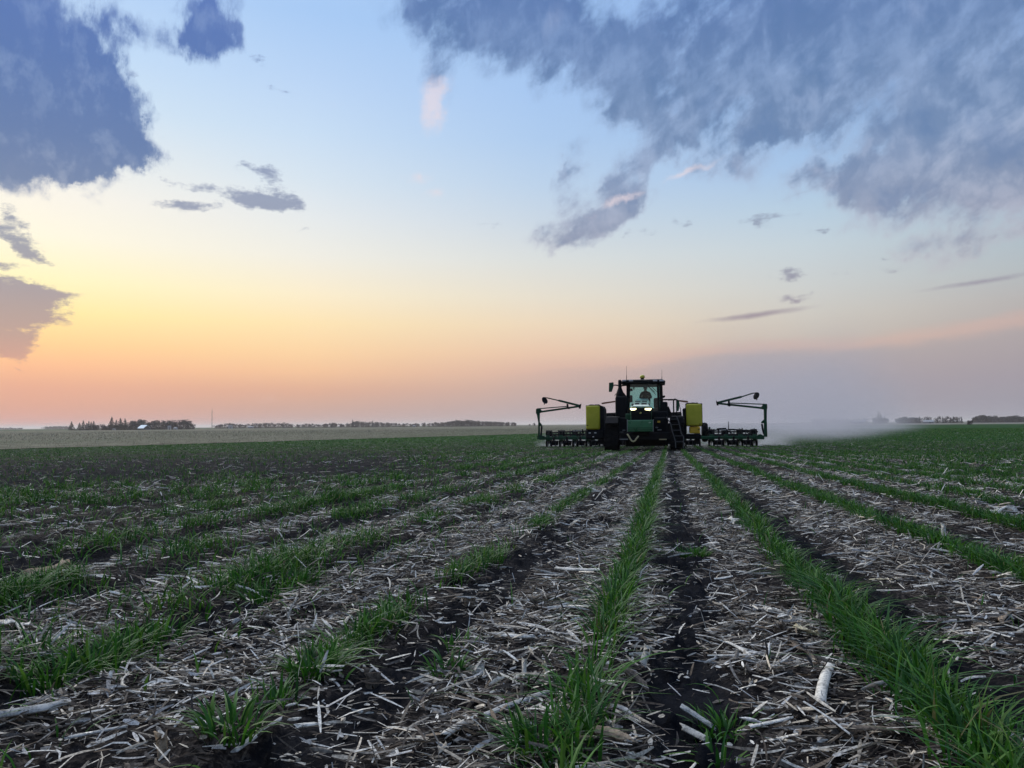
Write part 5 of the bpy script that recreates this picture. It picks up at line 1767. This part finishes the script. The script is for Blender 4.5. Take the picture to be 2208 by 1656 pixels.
def crown_mesh(kind, h, w_, seed):
    """many small faces through the volume of the crown"""
    g = np.random.default_rng(seed)
    V, F = [], []

    def leaf(c, s, flat=False):
        a = g.random(3) * 2 - 1; b = g.random(3) * 2 - 1
        a /= np.linalg.norm(a) + 1e-6; b -= a * (a @ b); b /= np.linalg.norm(b) + 1e-6
        i = len(V)
        V.extend([c + a * s, c - a * s * 0.5 + b * s * 0.7, c - a * s * 0.5 - b * s * 0.7])
        F.append((i, i + 1, i + 2))
    if kind == 'spruce':
        tiers = 16
        for t in range(tiers):
            f = t / (tiers - 1)
            z = h * (0.10 + 0.88 * f)
            rr = w_ / 2 * (1 - f) ** 0.85 * (0.75 + 0.5 * g.random()) + 0.12
            nb = int(46 * (1 - f) + 9)
            for k in range(nb):
                a = g.random() * 2 * math.pi
                q = rr * math.sqrt(g.random())
                leaf(np.array((math.cos(a) * q, math.sin(a) * q, z - 0.25 * q + 0.25 * g.normal())), 0.30 + 0.28 * g.random())
        leaf(np.array((0, 0, h)), 0.5)
    else:
        lobes = [(np.array((g.normal() * w_ * 0.22, g.normal() * w_ * 0.22, h * (0.48 + 0.36 * g.random()))), w_ * (0.20 + 0.16 * g.random())) for _ in range(9)]
        cnt = {'bare': 260, 'bud': 380, 'bush': 260}[kind]
        for k in range(cnt):
            c, rr = lobes[g.integers(0, len(lobes))]
            d = g.normal(size=3); d /= np.linalg.norm(d)
            p = c + d * rr * (0.35 + 0.65 * g.random() ** 0.5) * np.array((1, 1, 0.85))
            if p[2] > h: p[2] = h - 0.3 * g.random()
            if p[2] < h * 0.12: p[2] = h * 0.12
            leaf(p, (0.52 if kind == 'bare' else 0.62) * (0.6 + 0.9 * g.random()))
        for k in range(130):
            a = g.random() * 2 * math.pi; q = w_ * 0.45 * math.sqrt(g.random())
            leaf(np.array((math.cos(a) * q, math.sin(a) * q, h * (0.0 + 0.42 * g.random()))), 0.7)
    me = bpy.data.meshes.new('crown')
    me.from_pydata([tuple(v) for v in V], [], F)
    me.update()
    return me


KINDS = {}
_g = np.random.default_rng(5)
for kind, n_var, h, w_, mt in (('spruce', 4, 11.0, 5.6, NEEDLE), ('bare', 5, 10.0, 9.5, TWIG), ('bud', 4, 9.0, 9.0, BUD), ('bush', 3, 5.5, 7.5, TWIG)):
    lst = []
    for i in range(n_var):
        cm = crown_mesh(kind, h * (0.92 + 0.16 * _g.random()), w_, 100 * len(kind) + i)
        cm.materials.append(mt)
        bm = trunk_mesh(h * 0.9, 0.22 if kind != 'bush' else 0.12, 2 if kind == 'spruce' else 7, _g, w_ * (0.15 if kind == 'spruce' else 0.42))
        tm = bpy.data.meshes.new('trunk')
        bm.to_mesh(tm); bm.free()
        tm.materials.append(TRUNK)
        lst.append((tm, cm, h))
    KINDS[kind] = lst
TREE_NAME = {'spruce': 'spruce_tree', 'bare': 'bare_tree', 'bud': 'budding_tree', 'bush': 'shrub'}
TREE_CAT = {'spruce': 'conifer', 'bare': 'tree', 'bud': 'tree', 'bush': 'shrub'}
_tg = np.random.default_rng(11)


def far_spot(px, D):
    d = pdir(px, 915)
    u = Vector((d.x, d.y)).normalized()
    return u.x * D, u.y * D


def plant(kind, px, hpx, D, label, group, wide=1.0):
    x, y = far_spot(px, D)
    tm, cm, h0 = KINDS[kind][_tg.integers(0, len(KINDS[kind]))]
    s = hpx * D / FPX / h0
    e = empty(TREE_NAME[kind], (x, y, float(z_base(x, y))), _tg.random() * 6.28)
    e.scale = (s * wide, s * wide, s)
    tag(e, label, TREE_CAT[kind], group)
    t = bpy.data.objects.new('trunk', tm); c = bpy.data.objects.new('crown', cm)
    for o in (t, c):
        COL.objects.link(o); o.parent = e
    return e


# the farm grove at the left: spruces one can tell apart
SPR = [(154.5, 17, 'lone spiky spruce at the left end of the farm grove'), (171.5, 15, 'second dark spruce from the left end of the farm grove'), (179.5, 17, 'tall spruce third from the left end of the farm grove'),
       (186.5, 13, 'short spruce fourth from the left end of the farm grove'), (191.5, 16, 'slim spruce fifth from the left in a tight trio of the farm grove'), (196.5, 15, 'slim spruce sixth from the left in the farm grove'),
       (202.0, 16, 'slim spruce closing the left run of farm grove spruces'), (241.0, 23, 'tallest spruce of the farm grove, rising left of the barn'), (250.5, 18, 'spruce just right of the tallest one in the farm grove'),
       (259.5, 21, 'tall pointed spruce between two others left of the barn'), (269.5, 20, 'broad spruce nearest the barn on its left side')]
for px, hp, lb in SPR:
    plant('spruce', px, hp * 1.02, 1000 + 12 * _tg.random(), lb, 'spruces of the farm grove', 1.45)
for i, px in enumerate(np.linspace(208, 285, 15)):
    plant('bare' if i % 3 else 'bush', px + _tg.normal() * 2, 8.5 + 3.0 * _tg.random(), 1015 + 25 * _tg.random(), 'low bare tree between the spruces left of the barn roof', 'bare trees between the farm spruces', 0.9)
for i, px in enumerate(np.linspace(280, 418, 27)):
    hp = float(np.interp(px, [280, 290, 300, 320, 350, 372, 400, 412, 418], [15, 19, 19, 17.5, 16, 17.5, 17.5, 11, 7])) * (0.9 + 0.2 * _tg.random())
    plant(('bare', 'bud', 'bare')[i % 3], px + _tg.normal() * 1.5, hp, 1010 + 30 * _tg.random(), 'bare rounded tree in the farm grove behind and right of the barn', 'bare trees of the farm grove', 0.9)
# the long belt from the mast to the machine
for i, px in enumerate(np.linspace(467, 700, 46)):
    hp = float(np.interp(px, [467, 485, 500, 520, 560, 600, 640, 700], [8.5, 10, 12, 8, 10.5, 10.5, 8, 8])) * (0.85 + 0.3 * _tg.random())
    plant(('bud', 'bare', 'bare')[i % 3], px + _tg.normal() * 1.5, hp, 1500 + 60 * _tg.random(), 'bare tree in the low far belt right of the radio mast', 'trees of the belt right of the mast')
for px, hp, lb in ((760.5, 16, 'pointed spruce left of the pair above the middle of the far belt'), (803.5, 15, 'pointed spruce right of the pair above the middle of the far belt'), (768, 12, 'small spruce beside the left pointed one in the far belt')):
    plant('spruce', px, hp, 1480, lb, 'spruces of the far belt')
for i, px in enumerate(np.linspace(700, 948, 48)):
    hp = float(np.interp(px, [700, 720, 740, 770, 800, 840, 870, 900, 948], [9, 9.5, 8, 11.5, 11, 10, 7, 8, 8.5])) * (0.85 + 0.3 * _tg.random())
    plant(('bud', 'bare', 'bud')[i % 3], px + _tg.normal() * 1.5, hp, 1480 + 60 * _tg.random(), 'budding tree in the middle stretch of the far belt', 'trees of the middle far belt')
for i, px in enumerate(np.linspace(950, 1112, 38)):
    hp = float(np.interp(px, [950, 975, 1010, 1050, 1080, 1088, 1112], [8.5, 12.5, 13, 11, 10, 8.5, 8])) * (0.9 + 0.2 * _tg.random())
    plant('bud', px + _tg.normal() * 1.2, hp, 1450 + 50 * _tg.random(), 'dense dark tree in the rounded wood left of the marker arm', 'trees of the rounded wood')
for px, hp, lb in ((1142, 4, 'tiny lone shrub on the skyline left of the marker mast'), (1152, 6.5, 'small lone tree on the skyline just left of the marker mast')):
    plant('bud', px, hp, 1500, lb, 'lone trees left of the marker mast')
# faint woods far away at the left edge
for i, px in enumerate(np.concatenate((np.linspace(2, 46, 9), np.linspace(99, 150, 11)))):
    plant('bud', px, (3.6 if px < 50 else 5.5) * (0.8 + 0.4 * _tg.random()), 3300 + 120 * _tg.random(), 'faint tree of the hazy distant woods at the left edge of the skyline', 'faint woods at the left', 1.6)
# right side, seen through the dust
for i, px in enumerate(np.linspace(1752, 1866, 24)):
    plant(('spruce', 'bare')[i % 2], px + _tg.normal() * 1.5, 8 + 3 * _tg.random(), 1350 + 40 * _tg.random(), 'faint tree behind the pale shed in the dust', 'trees behind the dusty shed')
for px, hp, k, lb in ((1889, 15, 'spruce', 'left spruce of the tall dusty clump right of the pale shed'), (1894.5, 22, 'spruce', 'tallest spruce of the dusty clump right of the pale shed'), (1899.5, 19, 'spruce', 'middle right spruce of the tall dusty clump'), (1907.5, 15, 'spruce', 'small spruce at the right end of the tall dusty clump'),
                      (1886, 11, 'bud', 'rounded tree at the left foot of the tall dusty clump'), (1898, 13, 'bud', 'rounded tree in front of the tall dusty clump'), (1909, 12, 'bud', 'rounded tree at the right foot of the tall dusty clump')):
    plant(k, px, hp, 1150, lb, 'trees of the tall dusty clump', 0.85)
for i, px in enumerate(np.linspace(1940, 1976, 12)):
    plant('bud', px, 11.5 * (0.9 + 0.2 * _tg.random()), 1200 + 30 * _tg.random(), 'rounded tree of the dense grove at the left of the dusty shelterbelt', 'dense grove left of the shelterbelt')
for i, px in enumerate((1979, 1983, 1986.5, 1993, 1997, 2001, 2005, 2008, 2019, 2022, 2026, 2033, 2036.5, 2040, 2044, 2049, 2052, 2056, 2060, 2064, 2069, 2074)):
    plant(('bare', 'spruce')[i % 2], px, 10.5 + 2.5 * _tg.random(), 1200 + 30 * _tg.random(), 'slender tree of the open dusty shelterbelt', 'slender trees of the shelterbelt', 0.75)
for i, px in enumerate(np.linspace(2098, 2222, 34)):
    hp = float(np.interp(px, [2098, 2104, 2112, 2150, 2180, 2210], [6, 10, 12.5, 11, 11.5, 10.5])) * (0.9 + 0.2 * _tg.random())
    plant('bud', px + _tg.normal(), hp, 1500 + 60 * _tg.random(), 'dark full tree of the wood at the right edge', 'trees of the wood at the right')
plant('bush', 2090, 7, 560, 'small bare shrub in front of the right hand wood at the field end', None)

# barn with a pale blue roof
bx_, by_ = far_spot(311, 940)
barn = empty('barn', (bx_, by_, float(z_base(bx_, by_))), R(-24))
tag(barn, 'low barn with a shiny pale blue metal roof in front of the farm grove', 'barn')
bm = NB(); add_box(bm, (0, 0, 1.0), (11.0, 8.0, 2.2)); bm_obj('wall', bm, mat('barn_wall', (0.10, 0.095, 0.09), rough=0.8, vary=0.2), barn)
bm = NB()
for s in (-1, 1):
    add_loft(bm, [[(-6.6, s * 4.4, 1.75), (-6.6, s * 4.4, 1.9), (-6.6, 0, 5.5), (-6.6, 0, 5.35)], [(6.6, s * 4.4, 1.75), (6.6, s * 4.4, 1.9), (6.6, 0, 5.5), (6.6, 0, 5.35)]])
ROOFM = mat('metal_roof', (0.40, 0.50, 0.58), rough=0.4, metal=0.2, vary=0.1)
bm_obj('roof', bm, ROOFM, barn)
bm = NB(); add_prism(bm, [(-4.0, 2.1), (4.0, 2.1), (0, 5.3)], -5.4, 5.4, 'YZ'); bm_obj('gable', bm, MATS['barn_wall'], barn)
bm = NB(); add_box(bm, (-1.5, -4.03, 0.95), (3.0, 0.08, 1.9)); bm_obj('door', bm, mat('barn_door', (0.05, 0.05, 0.05), rough=0.8), barn)


def shed(px, D, w_, d_, h_, rise, rz, label, wall, roof_, name='shed'):
    x, y = far_spot(px, D)
    e = empty(name, (x, y, float(z_base(x, y))), rz)
    tag(e, label, name)
    bm = NB(); add_box(bm, (0, 0, h_ / 2 - 0.1), (w_, d_, h_)); bm_obj('wall', bm, wall, e)
    bm = NB(); add_prism(bm, [(-d_ / 2 - 0.3, h_ - 0.2), (d_ / 2 + 0.3, h_ - 0.2), (d_ / 2 + 0.3, h_ - 0.05), (0, h_ + rise), (-d_ / 2 - 0.3, h_ - 0.05)], -w_ / 2 - 0.3, w_ / 2 + 0.3, 'YZ')
    bm_obj('roof', bm, roof_, e)
    bm = NB(); add_box(bm, (w_ * 0.15, -d_ / 2 - 0.03, h_ * 0.38), (w_ * 0.2, 0.08, h_ * 0.75)); bm_obj('door', bm, MATS['barn_door'], e)
    return e


WHT = mat('white_siding', (0.34, 0.34, 0.34), rough=0.7)
GRW = mat('grey_siding', (0.16, 0.16, 0.165), rough=0.7)
shed(365.5, 1000, 3.2, 3.0, 3.2, 1.6, R(20), 'small white house among the grove trees right of the barn', WHT, GRW, 'house')
shed(379, 1000, 4.0, 3.0, 1.6, 1.2, R(-10), 'tiny white shed beside the small white house in the grove', WHT, WHT)
shed(246.5, 990, 2.5, 2.5, 1.4, 0.5, R(10), 'very small pale hut at the foot of the tallest spruce', WHT, GRW, 'hut')
shed(893, 1430, 5.0, 3.0, 2.2, 0.8, R(0), 'tiny pale shed in front of the middle far belt', GRW, WHT)
shed(497, 1490, 7.0, 5.0, 3.6, 2.4, R(15), 'pale house half hidden in the far belt right of the mast', WHT, GRW, 'house')
shed(541, 1480, 9.0, 5.0, 2.4, 1.6, R(0), 'long low pale shed in the far belt right of the mast', GRW, WHT)
shed(1851, 1280, 20.0, 8.0, 3.2, 2.4, R(-14), 'long pale shed in the dust right of the planter', GRW, WHT)
shed(2003, 1160, 12.0, 6.0, 2.2, 2.4, R(-25), 'pale roofed shed among the slender dusty shelterbelt trees', GRW, WHT)

# radio mast
mx_, my_ = far_spot(457, 1700)
mast = empty('radio_mast', (mx_, my_, float(z_base(mx_, my_))))
tag(mast, 'tall thin lattice radio mast on the skyline right of the farm grove', 'mast')
H_ = 45.0
bm = NB()
for k in range(3):
    a = 2 * math.pi * k / 3
    add_tube(bm, [(1.0 * math.cos(a), 1.0 * math.sin(a), 0), (0.45 * math.cos(a), 0.45 * math.sin(a), H_ * 0.85)], 0.13, 4)
bm_obj('leg', bm, DUSTY, mast)
bm = NB()
for j in range(18):
    z0, z1 = H_ * 0.85 * j / 18, H_ * 0.85 * (j + 1) / 18
    r0 = 1.0 - 0.55 * j / 18; r1 = 1.0 - 0.55 * (j + 1) / 18
    for k in range(3):
        a, b = 2 * math.pi * k / 3, 2 * math.pi * (k + 1) / 3
        add_tube(bm, [(r0 * math.cos(a), r0 * math.sin(a), z0), (r1 * math.cos(b), r1 * math.sin(b), z1)], 0.07, 3)
bm_obj('lattice', bm, DUSTY, mast)
bm = NB(); add_tube(bm, [(0, 0, H_ * 0.84), (0, 0, H_)], [0.12, 0.05], 5); bm_obj('aerial', bm, DUSTY, mast)

# ------------------------------------------------------------------ evening haze over the whole plain
hm = bpy.data.materials.new('haze')
hm.use_nodes = True
hm.node_tree.nodes.clear()
_n = NT(hm.node_tree)
pv = _n.new('ShaderNodeVolumePrincipled')
pv.inputs['Color'].default_value = (0.96, 0.87, 0.84, 1)
pv.inputs['Density'].default_value = 0.00010
pv.inputs['Anisotropy'].default_value = 0.3
ho = _n.new('ShaderNodeOutputMaterial')
hm.node_tree.links.new(pv.outputs[0], ho.inputs['Volume'])
HAZE = True
if HAZE:
    bm = NB(); add_box(bm, (0, 0, 17.0), (49000.0, 49000.0, 56.0 + 0.0))
    hz = bm_obj('haze', bm, hm)
    tag(hz, kind='stuff')

# ------------------------------------------------------------------ the larger corn pieces one can tell apart
def stalk_obj(name, p0, p1, width, tone, label, cat, kind):
    """p0, p1 on the ground; kind: stalk (whole), split (half shell), leaf (flat curled), stub (upright, frayed)"""
    a, b = ground_at(*p0), ground_at(*p1)
    g = np.random.default_rng(int(p0[0] * 7 + p0[1]))
    if kind == 'stub':
        d = pdir(*p1)
        dist = (a - CAM_O).length
        b = CAM_O + d * dist
        b.z = max(b.z, a.z + 0.05)
        a = a - Vector((0, 0, 0.02))
    width *= 0.82
    axis = b - a
    L = axis.length
    ux = axis.normalized()
    up = Vector((0, 0, 1)) if kind != 'stub' else Vector((0, -1, 0))
    vy = up.cross(ux).normalized()
    wz_ = ux.cross(vy).normalized()
    if kind != 'stub':
        lift = {'stalk': 0.55, 'split': 0.35, 'leaf': 0.4}[kind] * width + 0.012
        a = a + Vector((0, 0, lift)); b = b + Vector((0, 0, lift))
    ns = 9
    bm = NB()
    rows = []
    bend = g.normal() * 0.06 * L
    if kind == 'stalk':
        n = 8
        for i in range(ns + 1):
            t = i / ns
            r_ = width / 2 * (1 + 0.18 * math.exp(-((t - 0.35) / 0.06) ** 2) + 0.05 * g.normal())
            c = ux * (t * L) + vy * (bend * (t * (1 - t)) * 4)
            off = [0.6 * width * g.normal() * (0.5 if i in (0, ns) else 0.0) for _ in range(n)]
            rows.append([bm.verts.new(c + (vy * math.cos(2 * math.pi * k / n) + wz_ * 0.55 * math.sin(2 * math.pi * k / n)) * r_ + ux * off[k]) for k in range(n)])
        for r0, r1 in zip(rows, rows[1:]):
            for k in range(n):
                bm.faces.new((r0[k], r0[(k + 1) % n], r1[(k + 1) % n], r1[k]))
        bm.faces.new(rows[0]); bm.faces.new(rows[-1][::-1])
    else:
        n = 7
        th = width * (0.10 if kind == 'leaf' else 0.14)
        shells = []
        wob_ = [g.normal() * 0.2 for _ in range(ns + 1)]
        ends0 = [0.35 * width * g.normal() for _ in range(n)]; ends1 = [0.9 * width * abs(g.normal()) for _ in range(n)]
        for lay in (0, 1):
            rows = []
            for i in range(ns + 1):
                t = i / ns
                wf = 1.0
                if kind == 'leaf': wf = 0.35 + 1.3 * math.sin(math.pi * min(1, t * 0.9 + 0.08)) * 0.65
                row = []
                for k in range(n):
                    u = k / (n - 1) - 0.5
                    if kind == 'leaf':
                        hgt = width * (0.28 * math.sin(t * 7 + u * 4.0) + 0.4 * abs(u) + 0.16 * math.sin(k * 2.6 + i * 1.3) + 0.10 * wob_[i])
                    elif kind == 'split':
                        hgt = width * 0.24 * (math.cos(u * math.pi)) + width * 0.012 * g.normal()
                    else:
                        hgt = width * 0.45 * math.cos(u * math.pi)
                    e = -ends0[k] * (1 - t) ** 6 - ends1[k] * t ** 6
                    fr = (t ** 3) * 0.5 * width * math.sin(k * 2.7) if kind == 'stub' else 0
                    row.append(bm.verts.new(ux * (t * L + e) + vy * (u * width * wf + bend * t * (1 - t) * 4 + fr) + wz_ * (hgt - lay * th)))
                rows.append(row)
            shells.append(rows)
        for lay, rows in enumerate(shells):
            for r0, r1 in zip(rows, rows[1:]):
                for k in range(n - 1):
                    f = (r0[k], r0[k + 1], r1[k + 1], r1[k])
                    bm.faces.new(f if lay == 0 else f[::-1])
        A, B = shells
        for i in range(ns):
            for k in (0, n - 1):
                bm.faces.new((A[i][k], A[i + 1][k], B[i + 1][k], B[i][k]))
        for i in (0, ns):
            for k in range(n - 1):
                bm.faces.new((A[i][k], A[i][k + 1], B[i][k + 1], B[i][k]))
    o = bm_obj(name, bm, PIECE[tone], None, smooth=(kind != 'stalk'))
    o.location = a
    tag(o, label, cat, 'large pieces of corn residue')
    return o


def piece_mat(name, col):
    m_ = bpy.data.materials.new(name)
    m_.use_nodes = True
    nt = m_.node_tree; n = NT(nt)
    bs = nt.nodes['Principled BSDF']
    pos = n.new('ShaderNodeNewGeometry').outputs['Position']
    f1 = n.noise(n.mapping(pos, scale=(1, 1, 1)), 190.0, 4.0, 0.65, dims='3D')
    f2 = n.noise(pos, 28.0, 4.0, 0.6, dims='3D')
    lo = tuple(c * 0.45 for c in col) + (1,); hi = tuple(min(0.85, c * 1.25) for c in col) + (1,)
    nt.links.new(n.mix(n.mapr(n.m('ADD', n.m('MULTIPLY', f1, 0.5), n.m('MULTIPLY', f2, 0.5)), 0.36, 0.58), lo, hi), bs.inputs['Base Color'])
    bs.inputs['Roughness'].default_value = 0.8
    bs.inputs['Specular IOR Level'].default_value = 0.2
    b = n.new('ShaderNodeBump'); b.inputs['Strength'].default_value = 0.5; b.inputs['Distance'].default_value = 0.003
    nt.links.new(f1, b.inputs['Height']); nt.links.new(b.outputs[0], bs.inputs['Normal'])
    return m_


PIECE = {'pale': piece_mat('stalk_pale', (0.66, 0.61, 0.52)), 'grey': piece_mat('stalk_grey', (0.36, 0.35, 0.32)), 'brown': piece_mat('stalk_brown', (0.15, 0.115, 0.085)), 'cream': piece_mat('husk_cream', (0.70, 0.60, 0.40)), 'tan': piece_mat('husk_tan', (0.34, 0.25, 0.165))}
for row in [
    ('corn_stalk', (1792, 1458), (1768, 1545), .030, 'pale', 'broad pale split stalk lying end-on toward us left of the tall right hand rye row', 'corn stalk', 'split'),
    ('corn_stalk', (-20, 1575), (150, 1530), .040, 'grey', 'long thick grey stalk at the lower left edge on black soil', 'corn stalk', 'split'),
    ('corn_leaf', (118, 1277), (232, 1256), .022, 'pale', 'long pale leaf strip below the crumpled husk at the left', 'corn leaf', 'leaf'),
    ('corn_husk', (58, 1246), (150, 1216), .06, 'tan', 'crumpled tan husk with pale folds near the left edge', 'corn husk', 'leaf'),
    ('corn_husk', (4, 1362), (62, 1374), .045, 'pale', 'white curled husk at the extreme left edge', 'corn husk', 'leaf'),
    ('corn_stalk', (596, 1420), (646, 1452), .017, 'pale', 'short pale stub lying left of the small rye clumps, lower left centre', 'corn stalk', 'stalk'),
    ('corn_stalk', (1076, 1382), (1150, 1386), .026, 'pale', 'pale horizontal stalk chunk left of the centre rye row', 'corn stalk', 'stalk'),
    ('corn_stalk', (1140, 1362), (1206, 1382), .014, 'pale', 'thin pale bent strip beside the pale horizontal chunk', 'corn stalk', 'split'),
    ('corn_stump', (1030, 1462), (1026, 1424), .055, 'pale', 'frayed upright stalk stump with white fibres left of the centre row', 'stump', 'stub'),
    ('corn_stalk', (1383, 1442), (1402, 1402), .024, 'pale', 'pale leaning stub on the soil right of the centre row', 'corn stalk', 'stub'),
    ('corn_stalk', (1106, 1458), (1136, 1484), .013, 'pale', 'small white chip left of two upright slivers by the centre row', 'stalk chip', 'split'),
    ('corn_stalk', (1136, 1478), (1133, 1447), .014, 'pale', 'left one of two upright white slivers by the centre row', 'stalk chip', 'stub'),
    ('corn_stalk', (1178, 1478), (1172, 1444), .013, 'cream', 'cream right one of two upright slivers by the centre row', 'stalk chip', 'stub'),
    ('corn_stalk', (1046, 1572), (1180, 1524), .021, 'grey', 'long grey stalk slanting toward the bottom of the centre row', 'corn stalk', 'stalk'),
    ('corn_stalk', (958, 1614), (1028, 1570), .026, 'pale', 'pale weathered stalk end at the bottom left of the centre row', 'corn stalk', 'split'),
    ('corn_stalk', (1288, 1628), (1346, 1640), .034, 'tan', 'stout tan stalk chunk at the bottom right of the centre row', 'corn stalk', 'stalk'),
    ('corn_stalk', (1474, 1546), (1538, 1560), .020, 'grey', 'upper one of two grey stalks left of the low rye tuft at the bottom', 'corn stalk', 'stalk'),
    ('corn_stalk', (1474, 1562), (1534, 1594), .026, 'grey', 'lower thicker one of two grey stalks left of the low rye tuft at the bottom', 'corn stalk', 'split'),
    ('corn_stalk', (1614, 1582), (1706, 1564), .013, 'pale', 'slim pale stalk right of the low rye tuft at the bottom', 'corn stalk', 'stalk'),
    ('corn_stalk', (1776, 1602), (1972, 1622), .020, 'brown', 'broad dark brown stalk at the foot of the right hand row', 'corn stalk', 'split'),
    ('corn_stalk', (1568, 1398), (1632, 1436), .016, 'pale', 'pale ragged strip ending at the soil right of the middle', 'corn stalk', 'split'),
    ('corn_leaf', (1714, 1374), (1778, 1386), .024, 'cream', 'cream curled leaf touching the left side of the right hand row', 'corn leaf', 'leaf'),
    ('corn_leaf', (1704, 1414), (1762, 1440), .020, 'brown', 'flat brown leaf below the cream curled one', 'corn leaf', 'leaf'),
    ('corn_stalk', (1652, 1324), (1674, 1334), .026, 'pale', 'squat pale chip in the litter between the two main rows', 'stalk chip', 'split'),
    ('corn_stalk', (2058, 1308), (2108, 1326), .015, 'pale', 'short pale straight stalk right of the right hand row', 'corn stalk', 'stalk'),
    ('corn_stalk', (1876, 1248), (1936, 1258), .013, 'cream', 'thin cream stalk in the litter beyond the right hand row', 'corn stalk', 'stalk'),
    ('corn_husk', (2160, 1362), (2214, 1330), .024, 'tan', 'curled tan husk at the right edge below the third row', 'corn husk', 'leaf'),
    ('corn_stalk', (2136, 1582), (2214, 1600), .018, 'grey', 'grey stalk running out of the lower right edge', 'corn stalk', 'stalk'),
    ('corn_stalk', (410, 1608), (484, 1584), .016, 'pale', 'long pale stalk under the small rye tuft at the lower left', 'corn stalk', 'split'),
    ('corn_stalk', (506, 1652), (602, 1600), .016, 'grey', 'grey stalk behind the bottom left rye tuft', 'corn stalk', 'stalk'),
    ('corn_stalk', (352, 1650), (348, 1598), .024, 'tan', 'upright splintered tan stub at the lower left', 'stump', 'stub'),
    ('corn_stalk', (644, 1582), (682, 1570), .018, 'pale', 'pale short chunk right of the lower left rye tuft', 'stalk chip', 'stalk'),
    ('corn_stalk', (148, 1632), (268, 1600), .012, 'grey', 'thin long stalk along the lower left corner', 'corn stalk', 'stalk'),
    ('corn_straw', (314, 1456), (370, 1458), .007, 'cream', 'single cream straw on bare black soil at the left', 'straw', 'stalk'),
    ('corn_cob', (1346, 1492), (1390, 1500), .030, 'brown', 'dark brown bare corn cob right of the centre row', 'corn cob', 'stalk'),
    ('corn_husk', (2140, 1112), (2196, 1106), .075, 'pale', 'pile of pale husks at the right edge beyond the third row', 'corn husk', 'leaf'),
    ('corn_stump', (2036, 1148), (2035, 1126), .035, 'pale', 'small pale upright stump left of the pale husk pile', 'stump', 'stub'),
    ('corn_husk', (1572, 1130), (1586, 1142), .040, 'pale', 'pale husk flake against the left side of the row right of centre', 'corn husk', 'leaf'),
    ('corn_stalk', (1198, 1238), (1292, 1248), .030, 'pale', 'whitish stalk lying against the centre row half way out', 'corn stalk', 'stalk'),
    ('corn_stump', (1012, 1312), (1014, 1288), .050, 'brown', 'dark root ball of an old corn plant left of the centre row', 'stump', 'stub'),
    ('corn_stump', (800, 1474), (806, 1450), .045, 'brown', 'dark root ball of an old corn plant at the lower left centre', 'stump', 'stub'),
]:
    stalk_obj(*row)


# lone rye tufts standing off the rows
def tuft(px, py, n, hgt, rad_, label, sc=1.0):
    c = ground_at(px, py)
    g = np.random.default_rng(int(px))
    ang = g.random(n) * 6.283
    rr = rad_ * np.sqrt(g.random(n))
    P = np.stack((np.cos(ang) * rr, np.sin(ang) * rr, np.full(n, -0.005)), -1)
    droop = np.clip(g.normal(0.5, 0.35, n), 0, 1.5)
    tint = GREENS[g.integers(0, 6, n)] * (0.75 + 0.5 * g.random((n, 1)))
    V, Q, T3, C = blades(5, P, ang + g.normal(0, 0.7, n), hgt * (0.6 + 0.6 * g.random(n)), 0.0078 * (0.6 + 0.7 * g.random(n)), np.abs(g.normal(0.3, 0.25, n)), droop, tint, g.normal(0, 0.5, n))
    bag = Bag(); bag.add(V, Q, T3, C)
    o = bag.build('rye_tuft', RYE)
    o.location = c
    tag(o, label, 'grass tuft', 'lone rye tufts')


tuft(1497, 1192, 130, 0.085, 0.075, 'round rye tuft alone between the two main rows, the farther one')
tuft(1565, 1555, 70, 0.070, 0.055, 'low rye tuft alone between the two main rows, the nearer one at the bottom')
tuft(1540, 1625, 22, 0.065, 0.03, 'thin rye sprigs just below the low tuft at the bottom')
tuft(965, 1462, 45, 0.075, 0.05, 'sparse rye sprigs beside the frayed stump left of the centre row')
tuft(985, 1400, 22, 0.065, 0.05, 'few rye sprigs above the frayed stump left of the centre row')
tuft(500, 1625, 80, 0.085, 0.06, 'rye tuft at the lower left in front of the long pale stalk')
tuft(680, 1472, 110, 0.085, 0.065, 'bushy rye tuft right of the short pale stub, lower left centre')
tuft(590, 1540, 50, 0.075, 0.05, 'small rye tuft between the two bigger lower left ones')
tuft(1170, 1650, 90, 0.10, 0.06, 'leafy rye tuft at the bottom edge ending the centre row')
tuft(1240, 1520, 60, 0.10, 0.05, 'spiky rye tuft where the centre row breaks near the bottom')
tuft(110, 1475, 90, 0.11, 0.07, 'leafy rye clump at the left edge above the long grey stalk')
tuft(195, 1440, 130, 0.12, 0.08, 'largest dense rye clump near the left edge of the foreground')
tuft(275, 1405, 110, 0.11, 0.08, 'dense rye clump just right of the largest left hand one')
tuft(345, 1372, 90, 0.10, 0.07, 'rye clump at the right end of the left foreground run')
tuft(575, 1290, 110, 0.10, 0.09, 'rye clump at the near end of the short run left of centre')
tuft(635, 1262, 110, 0.10, 0.09, 'rye clump at the far end of the short run left of centre')
